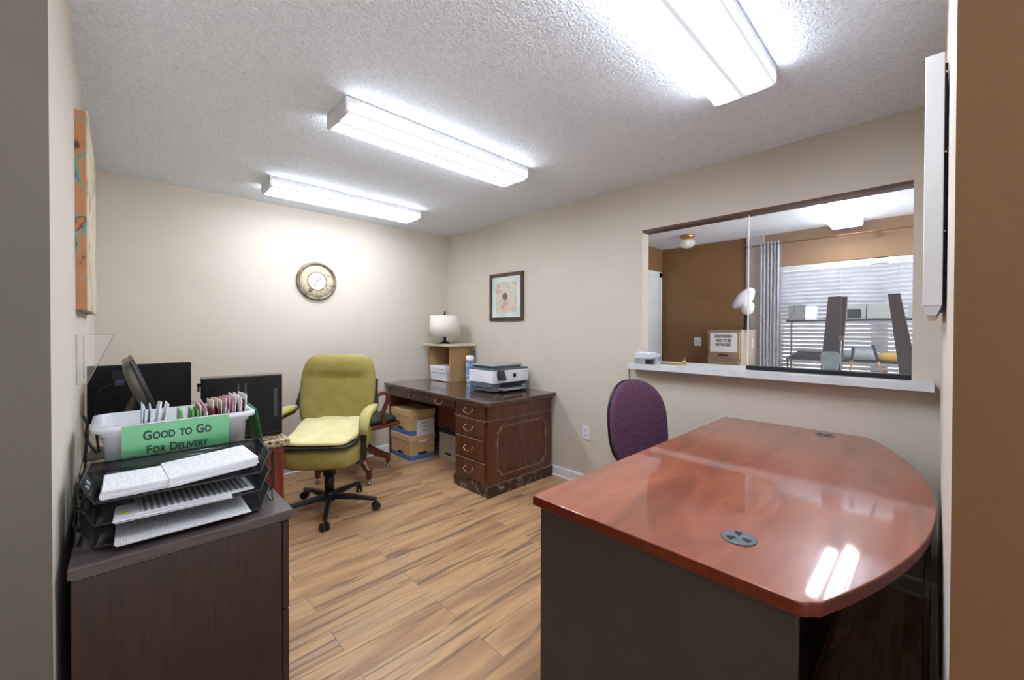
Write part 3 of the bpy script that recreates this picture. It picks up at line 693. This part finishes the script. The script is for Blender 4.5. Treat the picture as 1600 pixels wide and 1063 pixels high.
# backrest
tb = Matrix.Translation((.0, .245, .84)) @ Matrix.Rotation(R(-9), 4, 'X')
def backf(p):
    q = p.copy(); z = p.z
    q.x *= 1-.10*(z/.31)**2*(1 if z > 0 else .35)
    q.y += -.10*(abs(p.x)/.28)**2*.35
    if p.y < 0:
        if z > .12: q.y -= .036*math.sin(min(1, (z-.12)/.165)*math.pi)**.5*max(0, 1-(abs(p.x)/.25)**4)
        elif z > .09: q.y += .016*max(0, 1-(abs(p.x)/.2)**4)
    return q
M().sq(.56, .12, .585, e1=.42, e2=.5, nu=64, nv=56, fn=backf, mat=tb).build('backrest', 'green', t)
for sx in (-1, 1):
    X = sx*.285
    m = M(); m.sweep([(X*.96, .265, .93), (X*.97, .235, .85), (X*1.03, .19, .74), (X*1.05, .10, .705), (X*1.06, -.12, .70), (X*1.06, -.215, .66), (X*1.05, -.225, .56), (X*1.0, -.16, .43), (X*.85, -.08, .365), (X*.35, -.02, .352)], [(-.009, -.019), (.009, -.019), (.009, .019), (-.009, .019)], up=(sx*1.0, 0, .001), smooth=False)
    fr = m.build('arm_frame', 'black', t, .002)
    pts_ = [(X*1.05, .13, .735), (X*1.06, .03, .742), (X*1.07, -.10, .742), (X*1.07, -.20, .722), (X*1.07, -.245, .665), (X*1.06, -.25, .61)]
    n = 12; prof = [(.035*math.copysign(abs(math.cos(2*math.pi*i/n))**.6, math.cos(2*math.pi*i/n)), .024*math.copysign(abs(math.sin(2*math.pi*i/n))**.6, math.sin(2*math.pi*i/n))) for i in range(n)]
    m = M(); m.sweep(pts_, prof, up=(0, -.3, 1), scales=[.75, 1, 1.05, 1.05, 1, .85]); m.build('arm_pad', 'green_arm', t)
# cream cushion on the seat
t = thing('seat_cushion', 'cream seat cushion with black underside lying on the green chair', 'cushion', (1.12, 3.09, .54), R(-38))
def cf(p):
    q = p.copy(); q.z += .006*math.sin(q.x*30)*math.sin(q.y*23); q.x += .005*math.sin(q.y*40)
    if q.y < -.1: q.z -= (abs(q.y)-.1)**2*.5
    q.z += max(0, q.y+.05)*.27
    return q
M().sq(.47, .53, .04, (0, -.03, .032), e1=.5, e2=.4, fn=cf).build('cushion_top', 'cream', t)
M().sq(.50, .54, .022, (0, -.035, .007), e1=.4, e2=.35, fn=lambda p: Vector((p.x, p.y, p.z+max(0, p.y+.05)*.24-((abs(p.y)-.1)**2*.5 if p.y < -.1 else 0)))).build('cushion_base', 'blackpad', t)

# wooden swivel chair
t = thing('wooden_swivel_chair', 'dark wooden swivel chair with black seat pad behind the green chair', 'chair', (1.547, 3.65, 0), 0)
for k in range(4):
    a = R(-2)+k*math.pi/2; c, s_ = math.cos(a), math.sin(a)
    m = M(); m.sweep([(c*.02, s_*.02, .26), (c*.12, s_*.12, .235), (c*.22, s_*.22, .165), (c*.29, s_*.29, .13), (c*.325, s_*.325, .115)], [(-.022, -.035), (.022, -.035), (.022, .03), (-.022, .03)], scales=[1.1, 1.1, 1, .9, .85])
    m.cyl((c*.318, s_*.318, .14), (c*.318, s_*.318, .055), .026, .022, 12)
    lg = m.build('base_leg', 'redwood', t, .006)
    m = M(); m.sq(.04, .04, .04, (c*.32, s_*.32, .021), e1=1, e2=1, nu=16, nv=10); m.cyl((c*.32, s_*.32, .03), (c*.32, s_*.32, .06), .01, n=8); m.build('caster', 'chrome', lg)
m = M(); m.cyl((0, 0, .18), (0, 0, .42), .04, .035, 16); m.lathe([(.05, .12), (.065, .16), (.05, .2)]); m.box(-.12, -.1, .405, .2, .1, .43); m.build('column', 'redwood', t, .003)
m = M(); m.sq(.52, .52, .045, (.14, .06, .447), e1=.5, e2=.45); m.build('seat_frame', 'redwood', t)
m = M(); m.sq(.46, .46, .07, (.135, .06, .487), e1=.6, e2=.45); m.build('seat_pad', 'blackpad', t)
for sy in (-1, 1):
    Y = .06+sy*.25
    m = M(); m.sweep([(.19, Y, .46), (.175, Y, .54), (.19, Y, .61), (.225, Y, .68), (.225, Y, .735), (.19, Y, .755), (.12, Y, .74), (.02, Y, .715), (-.12, Y, .71)], [(-.016, -.017), (.016, -.017), (.016, .017), (-.016, .017)], up=(0, 1, 0.001)); m.build('arm', 'redwood', t, .006)
m = M(); m.box(-.16, -.2, .44, -.12, -.16, .86); m.box(-.16, .28, .44, -.12, .32, .86); m.build('back_post', 'redwood', t, .006)
m = M(); m.box(-.165, -.2, .68, -.125, .32, .86); m.build('back_panel', 'redwood', t, .01)

# purple chair
t = thing('office_chair', 'purple tweed office chair behind the bow-front desk', 'chair', (2.30, 1.13, 0), R(-23))
star(t, 5, .27, .4, 'black')
m = M(); m.cyl((0, 0, .07), (0, 0, .40), .03, n=16); m.box(-.1, -.1, .39, .1, .1, .415); m.build('column', 'black', t)
M().sq(.46, .45, .09, (0, 0, .46), e1=.5, e2=.45).build('seat', 'purple', t)
tb = Matrix.Translation((0, .19, .742)) @ Matrix.Rotation(R(-6), 4, 'X')
def egg(p):
    q = p.copy(); z = p.z/.27
    if z > 0: q.x *= (1-.30*z**2.2)
    q.y += -.3*(p.x)**2+.0
    q.y += .05*z*z*(.5 if z > 0 else -.3)
    return q
M().sq(.42, .07, .53, e1=.62, e2=.5, nu=56, nv=40, fn=egg, mat=tb).build('backrest', 'purple', t)
M().sq(.43, .035, .535, (0, .03, 0), e1=.62, e2=.5, nu=56, nv=40, fn=egg, mat=tb).build('back_shell', 'black', t)
m = M(); m.sweep([(0, .05, .405), (0, .25, .42), (0, .275, .55), (0, .262, .68)], [(-.035, -.008), (.035, -.008), (.035, .008), (-.035, .008)], up=(0, -1, .2)); m.build('back_bar', 'black', t)

# ------------------------------------------------------------------ mahogany desk
DZ = .76
ox, oy = 2.46, 3.24
t = thing('wooden_executive_desk', 'mahogany pedestal desk with brass pulls in the back right corner', 'desk', (ox, oy, 0))
def L(x0, y0, z0, x1, y1, z1): return (x0-ox, y0-oy, z0, x1-ox, y1-oy, z1)
m = M(); m.box(*L(2.045, 2.385, .737, 2.868, 4.085, DZ)); m.build('desk_top', 'mahog_top', t, .009, 3)
m = M(); m.box(*L(2.062, 2.402, .722, 2.862, 4.08, .737)); m.build('top_moulding', 'moulding', t, .004)
m = M(); m.box(*L(2.093, 2.43, .09, 2.85, 2.865, .722)); m.build('pedestal', 'mahog', t, .003)
m = M(); m.box(*L(2.081, 2.418, 0, 2.862, 2.877, .085)); m.build('plinth', 'plinth', t, .004)
for a in (L(2.086, 2.423, .085, 2.856, 2.872, .093), L(2.083, 2.42, .598, 2.856, 2.872, .607)): M().box(*a).build('moulding_strip', 'moulding', t, .003)
# side raised frame with notched corners
yf = 2.43-oy
a, b, c_, d_, k = 2.185-ox, 2.765-ox, .15, .545, .045
cv = [(1, 0), (.98, .22), (.87, .5), (.7, .7), (.5, .87), (.22, .98), (0, 1)]
path = [(b-k*u, c_+k*v) for u, v in cv]+[(b-k*v, d_-k*u) for u, v in cv]+[(a+k*u, d_-k*v) for u, v in cv]+[(a+k*v, c_+k*u) for u, v in cv]+[(b-k, c_)]
m = M(); m.sweep([(x, yf-.002, z) for x, z in path], [(-.006, -.006), (.006, -.006), (.006, .006), (-.006, .006)], up=(0, -1, 0), smooth=False); m.build('side_moulding', 'moulding', t)
def pull(parent, y, z, w_=.09):
    xf = 2.088-ox-.006; m = M()
    for sy in (-1, 1): m.cyl((xf+.004, y+sy*w_/2, z+.012), (xf-.012, y+sy*w_/2, z+.012), .0095, .007, 10)
    m.tube([(xf-.011, y-w_/2, z+.012), (xf-.02, y-w_/2-.004, z-.004), (xf-.022, y-w_/2+.015, z-.02), (xf-.022, y, z-.024), (xf-.022, y+w_/2-.015, z-.02), (xf-.02, y+w_/2+.004, z-.004), (xf-.011, y+w_/2, z+.012)], .0042); m.build('pull', 'brass', parent)
for z0, z1 in ((.615, .712), (.452, .592), (.275, .436), (.105, .258)):
    dr = M().box(*L(2.079, 2.463, z0, 2.094, 2.842, z1)).build('drawer', 'mahog', t, .005)
    M().box(*L(2.077, 2.458, z1-.002, 2.092, 2.846, z1+.006)).build('drawer_lip', 'moulding', dr, .002)
    pull(dr, 2.655-oy, (z0+z1)/2, .10)
dr = M().box(*L(2.085, 2.872, .655, 2.10, 4.0, .718)).build('drawer', 'mahog', t, .004)
pull(dr, 3.08-oy, .686, .10); pull(dr, 3.55-oy, .686, .10)
M().cyl((2.085-ox, 3.30-oy, .69), (2.08-ox, 3.30-oy, .69), .009, n=12).build('keyhole', 'brass', dr)
m = M(); m.box(*L(2.10, 2.865, .63, 2.84, 4.06, .722)); m.build('kneehole_apron', 'mahog', t)
m = M(); m.box(*L(2.10, 4.05, 0, 2.85, 4.07, .722)); m.build('end_panel', 'mahog', t, .003)
m = M(); m.box(*L(2.82, 2.865, .1, 2.84, 4.05, .722)); m.build('modesty_panel', 'mahog', t)

# file boxes under the desk
def filebox(label, x0, y0, z0, w_, d_, h_, mats=('card', 'blueband', 'cardlid'), group='file boxes under the desk', lid=True):
    t = thing('file_box', label, 'box', (x0, y0, z0), 0, group)
    m = M(); m.box(0.006, 0.006, .0, w_-.006, d_-.006, .05, 1); m.box(.006, .006, .05, w_-.006, d_-.006, h_-(.03 if lid else 0), 0); m.build('box_body', [mats[0], mats[1]], t)
    if lid: M().box(0, 0, h_-.06, w_, d_, h_).build('lid', mats[2], t, .003)
    m = M(); m.box(.004, d_/2-.05, .05, .007, d_/2+.05, .072); m.box(w_/2-.05, .004, .05, w_/2+.05, .007, .072); m.build('hand_hole', 'blackmat', t)
    return t
b1 = filebox('lower tan file box with blue base on the floor under the desk', 2.105, 3.648, 0, .30, .395, .25)
b2 = filebox('upper tan file box with a handwritten paper taped on its end', 2.105, 3.648, .252, .30, .395, .25)
for bx in (b1, b2): M().box(.10, .001, .172, .20, .0045, .19).build('handle_slot', 'paper' if bx is b1 else 'cardlid', bx)
pn = M().box(.075, -.004, -.01, .285, -.001, .15).build('taped_note', 'paper', b2, label='white handwritten paper')
for r_, (w0, zz) in enumerate(((.07, .115), (.09, .08), (.06, .045))):     # illegible handwriting
    m = M(); m.tube([(.17-w0/2+w0*k/14, -.0045, zz+random.uniform(-.012, .012)) for k in range(15)], .0016, 5); m.build('handwriting', 'inkblack', pn)
filebox('white file box on the floor behind the drawers of the mahogany desk', 2.41, 3.27, 0, .32, .33, .265, ('whitecard', 'whitecard', 'whitecard'), lid=False)
filebox('dark brown carton standing on the white file box', 2.405, 3.27, .266, .33, .34, .33, ('darkbox', 'blackmat', 'darkbox'), lid=False)
tag(place(M().box(0, 0, 0, .16, .02, .32).build('tan_board', 'card', None, .002), (2.20, 2.905, 0)), 'narrow tan cardboard piece standing against the desk pedestal', 'cardboard')

# ------------------------------------------------------------------ on the mahogany desk
t = thing('printer', 'white and slate all-in-one printer on the mahogany desk', 'printer', (2.384, 2.71, DZ))
PW, PD = .452, .335
m = M(); m.box(.01, .0, .012, PW-.01, PD, .045); m.box(.0, .012, .04, PW, PD-.01, .083); m.build('base', 'pgrey', t, .006)
m = M(); m.box(.09, -.05, .018, .38, .01, .03); m.box(.36, -.05, .03, .385, .01, .058); m.box(.07, -.052, .028, .095, .01, .045); m.build('paper_tray', 'grey', t, .004)
m = M(); m.box(.09, -.005, .045, .40, .004, .085); m.build('output_slot', 'blackmat', t)
m = M(); m.box(-.004, -.006, .085, PW+.004, PD, .198); m.build('white_body', 'pwhite', t, .008, 3)
m = M(); m.box(0, -.002, .198, PW, PD, .216); m.prism([(.02, .012), (.36, .012), (.38, .3), (.02, .3)], .216, .236); m.build('lid', 'pgrey', t, .005)
m = M(); m.prism([(.005, -.004), (.365, -.004), (.40, .31), (.005, .31)], .236, .25); m.build('feeder_cover', 'plid', t, .004)
scm = Matrix.Translation((.09, -.012, .158)) @ Matrix.Rotation(R(-24), 4, 'X')
m = M(); m.box(-.045, -.012, -.045, .045, .01, .04, mat=scm); cp = m.build('control_panel', 'black', t, .004)
m = M(); m.box(-.036, -.0135, -.03, .036, -.012, .032, mat=scm); m.build('touch_screen', 'screen', cp)
m = M(); m.lathe([(.022, -.007), (.022, -.0085), (.0185, -.0085), (.0185, -.007)], c=(.262, 0, .147), axis='y', n=28); m.build('logo_ring', 'pgrey', t)
text_line([('hp', .028, .0003)], (.262, -.0078, .139), (R(90), R(0), 0), 'pgrey', t, name='logo_letters', width=.02)
# wipes canister
t = thing('wipes_canister', 'tall blue and white wipes canister between crate and printer', 'canister', (2.715, 3.455, DZ))
M().lathe([(.041, 0), (.043, .01), (.043, .22), (.041, .225)]).build('tube_body', 'wipes', t)
M().lathe([(.045, .225), (.046, .25), (.040, .285), (.030, .29)]).build('cap', 'pwhite', t)
# crate stand
t = thing('desktop_shelf', 'brown open-fronted box shelf with a pale board on top, on the wooden desk', 'shelf', (2.70, 3.80, DZ))
m = M(); m.box(-.14, -.20, 0, .175, -.185, .385); m.box(-.14, .185, 0, .175, .20, .385); m.box(.16, -.185, 0, .175, .185, .385); m.box(-.14, -.185, 0, .16, .185, .008); m.box(-.14, -.185, .375, .16, .185, .385); m.build('shelf_box', 'cardshelf', t, .001)
M().box(-.20, -.26, .386, .168, .25, .412).build('top_board', 'board', t, .003)
sheets('paper_stack', 'thick stack of white paper inside the brown box shelf', .25, .30, 14, .011, (2.67, 3.805, DZ+.009), 0, 'paper', jit=.008)
tag(place(M().box(-.03, -.008, 0, .03, .008, .34).build('slate_folder', 'pgrey'), (2.83, 3.56, DZ)), 'slate grey folder standing beside the brown box shelf', 'folder')
# lamp
t = thing('table_lamp', 'small table lamp with off-white drum shade on the box shelf', 'lamp', (2.59, 3.74, DZ+.413))
M().lathe([(.068, 0), (.07, .006), (.03, .022), (.014, .035), (.014, .06), (.024, .075), (.012, .09), (.008, .12)]).build('lamp_base', 'blackmat', t)
m = M(); m.lathe([(.008, .12), (.008, .30)], n=12); m.lathe([(.012, .315), (.014, .325), (.008, .335), (.012, .348), (.004, .356)], n=12); m.build('finial', 'blackmat', t)
m = M(); n = 40; V = [[m.bm.verts.new((r*math.cos(2*math.pi*i/n), r*math.sin(2*math.pi*i/n), z)) for i in range(n)] for r, z in ((.172, .075), (.155, .305))]
for i in range(n): m._f([V[0][i], V[0][(i+1) % n], V[1][(i+1) % n], V[1][i]], 0, True)
m.build('lamp_shade', 'shade', t, solid=.003)

# ------------------------------------------------------------------ pass-through sill items and glass
GX = 2.93
t = thing('sliding_glass_panel', 'clear sliding glass pane in black track filling right half of opening', 'glass panel', (GX, .46, 1.076))
M().box(-.003, -.378, .026, .003, .378, .99).build('glass', 'glass', t)
M().box(-.0035, .376, .026, .0035, .383, .99).build('polished_edge', 'white', t)
m = M(); m.box(-.022, -.378, 0, .022, .383, .026); m.build('track', 'black', t, .002)
t = thing('card_terminal', 'small grey and white card printer on the left end of the sill', 'terminal', (2.835, 1.50, 1.075))
m = M(); m.box(-.04, -.062, 0, .045, .068, .04); m.build('base', 'grey', t, .004)
m = M(); m.box(-.044, -.066, .04, .045, .068, .088); m.build('cover', 'sill', t, .008)
m = M(); m.box(-.0405, -.066, .004, .0, -.02, .038); m.build('paper_exit', 'blackmat', t)
m = M(); m.grid(2, 5, lambda u, v: Vector((-.02+.05*u, -.066-.04*v, .045+.035*v*v))); m.build('receipt', 'paper', t, solid=.0008)
t = thing('wooden_figurine', 'tiny wooden figure standing on the sill in the opening', 'ornament', (2.93, 1.25, 1.0755))
m = M(); m.box(-.012, -.014, 0, .012, .014, .006); m.box(-.009, -.011, .006, .009, .011, .032); m.build('block', 'gold', t, .002)
m = M(); m.sq(.02, .024, .018, (0, 0, .041), e1=.9, e2=.9, nu=14, nv=8); m.build('figure_head', 'rod', t)
tag(place(M().box(-.008, -.08, 0, .008, .08, .012).build('wooden_ruler', 'gold', None, .001), (2.93, 1.345, 1.0755)), 'thin tan wooden strip lying on the sill beside the card printer', 'ruler')

def plank(label, yb_, yt_, w_, z0, h_, x, th=.02, mt='walnut', dx=0):
    m = M(); m.prism([(yb_-w_/2-.012, 0), (yb_+w_/2+.012, 0), (yt_+w_/2, h_), (yt_-w_/2, h_)], -th/2, th/2, 'x'); o = m.build('dark_plank', mt, None, .003)
    o.location = (x, 0, z0); o['group'] = 'dark planks standing behind the glass'; return tag(o, label, 'plank', 'dark planks standing behind the glass')
plank('wide dark plank standing behind the glass with the grey pouch at its foot', .449, .425, .066, 1.0755, .46, 3.15)
plank('narrower dark plank just behind the wide one, left of the pens', .428, .39, .044, 1.0755, .458, 3.175)
plank('dark knotty plank leaning left at the right edge of the glass', .098, .163, .052, 1.0755, .462, 3.15)
m = M(); m.sq(.09, .03, .125, (0, 0, .063), e1=.5, e2=.7, fn=lambda p: Vector((p.x*(1+.12*math.sin(p.z*40)), p.y, p.z)))
o = m.build('cloth_pouch', 'pouch'); o.location = (3.105, .44, 1.0755); o.rotation_euler = (0, 0, R(90)); tag(o, 'grey crumpled cloth pouch in front of the wide dark plank', 'pouch')
m = M(); m.box(-.006, -.012, 0, .006, .012, .008); m.cyl((0, 0, .005), (0, .0, .20), .0025, n=8); m.box(-.004, -.014, .195, .004, .014, .22); o = m.build('tag_stand', 'chrome'); o.location = (3.075, .385, 1.0755); tag(o, 'thin silver stick with a small white tag beside the pouch', 'tag stand')
def pen(label, yb_, yt_, z):
    t = thing('desk_pen', label, 'pen', (3.08, yb_, 1.0755), 0, 'black and silver pens behind the glass'); d = yt_-yb_
    M().lathe([(.014, 0), (.014, .006), (.006, .01)], n=16).build('pen_base', 'black', t)
    M().cyl((0, d*.05, .008), (0, d*.5, .08), .0035, .006, 10).build('silver_barrel', 'gold', t)
    M().cyl((0, d*.5, .08), (0, d, z), .0075, .0065, 10).build('black_barrel', 'black', t)
pen('upright black and silver pen leaning right, left one of the pair', .345, .328, .16)
pen('black and silver pen leaning left, nearer the right plank', .20, .243, .17)

# ------------------------------------------------------------------ lobby furniture
t = thing('file_cabinet', 'beige steel file cabinet with a white notice in the lobby', 'cabinet', (5.13, 1.634, 0))
m = M(); m.box(-.26, -.176, 0, .28, .176, 1.335); m.build('case', 'beigemetal2', t, .004)
for i in range(4):
    z0 = .05+i*.32
    if i == 3: z0 = 1.01
    dr = M().box(-.282, -.158, z0, -.26, .158, z0+.29).build('drawer', 'beigemetal', t, .003)
    M().box(-.292, -.05, z0+.035 if i == 3 else z0+.2, -.282, .05, z0+.05 if i == 3 else z0+.22).build('handle', 'chrome', dr, .002)
M().box(-.262, -.176, 1.305, -.2605, .176, 1.335).build('top_rail', 'beigemetal', t)
nt = M().box(-.2845, -.14, 1.085, -.2825, .14, 1.295).build('paper_notice', 'paper', t, label='white printed notice')
for k_, (s_, wd) in enumerate((('DELIVERED', .185), ('AND TO BE', .165), ('INVOICED', .16))):
    text_line([(s_, .044, .0014)], (-.285, 0, 1.247-.048*k_), FACEX, 'inkblack', nt, width=wd)
M().box(.1, -.18, 1.12, .15, -.177, 1.235).build('white_latch', 'white', t, label='white latch plate on the cabinet side')
# bust / capped ornament on cabinet
t = thing('glass_ornament', 'white glass shaded ornament on dark stand atop the beige cabinet', 'ornament', (5.0, 1.44, 1.336))
M().lathe([(.055, 0), (.05, .02), (.025, .035), (.035, .08), (.03, .15), (.018, .17)]).build('dark_stand', 'blackmat', t)
M().sq(.14, .13, .15, (0, 0, .235), e1=.8, e2=.9, fn=lambda p: Vector((p.x*(1+p.z*2), p.y*(1+p.z*2), p.z))).build('glass_body', 'frosted', t)
M().sq(.15, .20, .21, (0, .035, .345), e1=.8, e2=.8, fn=lambda p: Vector((p.x, p.y*(1-p.z*1.5)+p.z*-.35, p.z-.3*p.y))).build('white_cap', 'pwhite', t)
# light switch
t = thing('wall_switch', 'white double light switch plate on the brown lobby wall', 'switch', (XW, 2.153, 1.177))
M().box(-.006, -.045, -.055, -.0005, .045, .055).build('cover_plate', 'white', t, .002)
m = M(); m.box(-.012, -.025, -.012, -.006, -.015, .012); m.box(-.012, .015, -.012, -.006, .025, .012); m.build('toggle', 'grey', t)
# blinds
t = thing('window_blinds', 'white horizontal slat blinds closed over the lobby window', 'blinds', (5.41, .33, 0))
m = M()
z = .90
while z < 1.99:
    rot = Matrix.Translation((0, 0, z)) @ Matrix.Rotation(R(-36), 4, 'Y'); cs = []
    for k in range(7): a_ = (k-3)/3; cs.append((-.006*(1-a_*a_), .0245*a_))
    pf = cs+[(x_-.0016, z_) for x_, z_ in cs[::-1]]
    lo = [m.bm.verts.new(rot @ Vector((x_, -.9, z_))) for x_, z_ in pf]; hi = [m.bm.verts.new(rot @ Vector((x_, .9, z_))) for x_, z_ in pf]
    for k in range(len(pf)): m._f([lo[k], lo[(k+1) % len(pf)], hi[(k+1) % len(pf)], hi[k]])
    m._f(lo); m._f(hi); z += .0425
m.build('slats', 'blind', t)
M().box(-.03, -.9, 1.99, .03, .9, 2.04).build('head_rail', 'blind', t, .003)
m = M()
for y in (-.6, -.1, .35, .75): m.tube([(-.02, y, .9), (-.02, y, 1.99)], .0012, 5)
m.build('cords', 'blind', t)
# curtain with rod
m = M(); m.grid(60, 12, lambda u, v: Vector((.02*math.sin(u*38)+.006*math.sin(u*90+v*3), -.10+.20*u+(.012*v)*math.sin(u*20), 2.33-2.28*v)))
o = m.build('curtain', 'curtain', None, solid=.002); o.location = (5.32, 1.30, 0); tag(o, 'silver grey curtain hanging in folds left of the blinds', 'curtain')
t = thing('curtain_rod', 'bronze curtain rod across the brown wall above the blinds', 'curtain rod', (5.32, .4, 2.30))
m = M(); m.tube([(0, -1.2, 0), (0, 1.09, 0)], .009); m.build('rod', 'rod', t)
m = M(); m.lathe([(.004, 1.08), (.018, 1.09), (.02, 1.11), (.006, 1.13), (.012, 1.15), (.002, 1.165)], axis='y', n=14); m.build('finial', 'bronze', t)
m = M(); m.box(0, -.01, -.012, .139, .01, .012); m.box(.12, -.015, -.04, .139, .015, .04); m.build('bracket', 'rod', t)
# shelf unit in front of window
t = thing('window_shelf', 'black two-tier open shelf standing in front of the lobby blinds', 'shelf', (5.22, .45, 0))
M().box(-.09, -.62, 1.42, .09, .655, 1.436).build('shelf', 'blackmat', t)
M().box(-.09, -.62, 1.02, .09, .655, 1.036).build('shelf', 'blackmat', t)
for y in (-.61, .64):
    m = M(); m.box(.07, y-.008, 0, .086, y+.008, 1.436); m.box(-.086, y-.008, 0, -.07, y+.008, 1.03); m.build('post', 'chrome', t)
def carton(label, y0, y1, z0, h_, mt, mt2=None, slant=0):
    t = thing('display_carton', label, 'carton', (5.2, (y0+y1)/2, z0), 0, 'grey cartons on the window shelf'); w_ = (y1-y0)/2
    M().box(-.06, -w_, 0, .06, w_, h_).build('carton_body', mt, t, .002)
    if mt2: M().box(-.063, -w_*.62, h_*.08, -.0602, w_*.62, h_*.72).build('front_print', mt2, t)
carton('dark grey printed carton, leftmost on the window shelf', .945, 1.085, 1.437, .155, 'greydark')
carton('white box beside the dark carton on the window shelf', .855, .94, 1.437, .14, 'pwhite')
carton('grey box with a dark square opening on the window shelf', .462, .63, 1.437, .135, 'greybox', 'blackmat')
carton('plain grey green carton on the window shelf right of the dark opening box', .262, .44, 1.437, .148, 'greybox')
carton('small grey carton half hidden at the right edge of the opening', .06, .17, 1.437, .12, 'greybox')
for i in range(4):
    m = M(); m.box(-.08, -.22+i*.02, 0, .08, .2-i*.014, .017); o = m.build('dark_book', 'black', None, .002); o.location = (5.21+.004*i, .88-.01*i, 1.037+.0185*i)
    tag(o, ['lowest', 'second lowest', 'third', 'topmost'][i]+' dark flat book of the pile on the lower window shelf', 'book', 'dark flat books on the lower shelf')
o = M().sq(.15, .30, .12, (0, 0, .05), e1=.8, e2=.9, fn=lambda p: Vector((p.x, p.y, max(p.z, -.045)))).build('grey_cap', 'pouch'); o.location = (5.2, .50, 1.037); tag(o, 'grey cloth cap lying on the lower window shelf', 'cap')
o = M().sq(.13, .24, .09, (0, 0, .04), e1=.8, e2=.9, fn=lambda p: Vector((p.x, p.y, max(p.z, -.035)))).build('mustard_cloth', 'mustard'); o.location = (5.2, .27, 1.037); tag(o, 'folded mustard yellow cloth on the lower window shelf', 'cloth')
o = M().lathe([(.03, 0), (.033, .11), (.03, .112)]).build('white_cup', 'pwhite'); o.location = (5.17, .13, 1.037); tag(o, 'white cup beside the mustard cloth on the window shelf', 'cup')
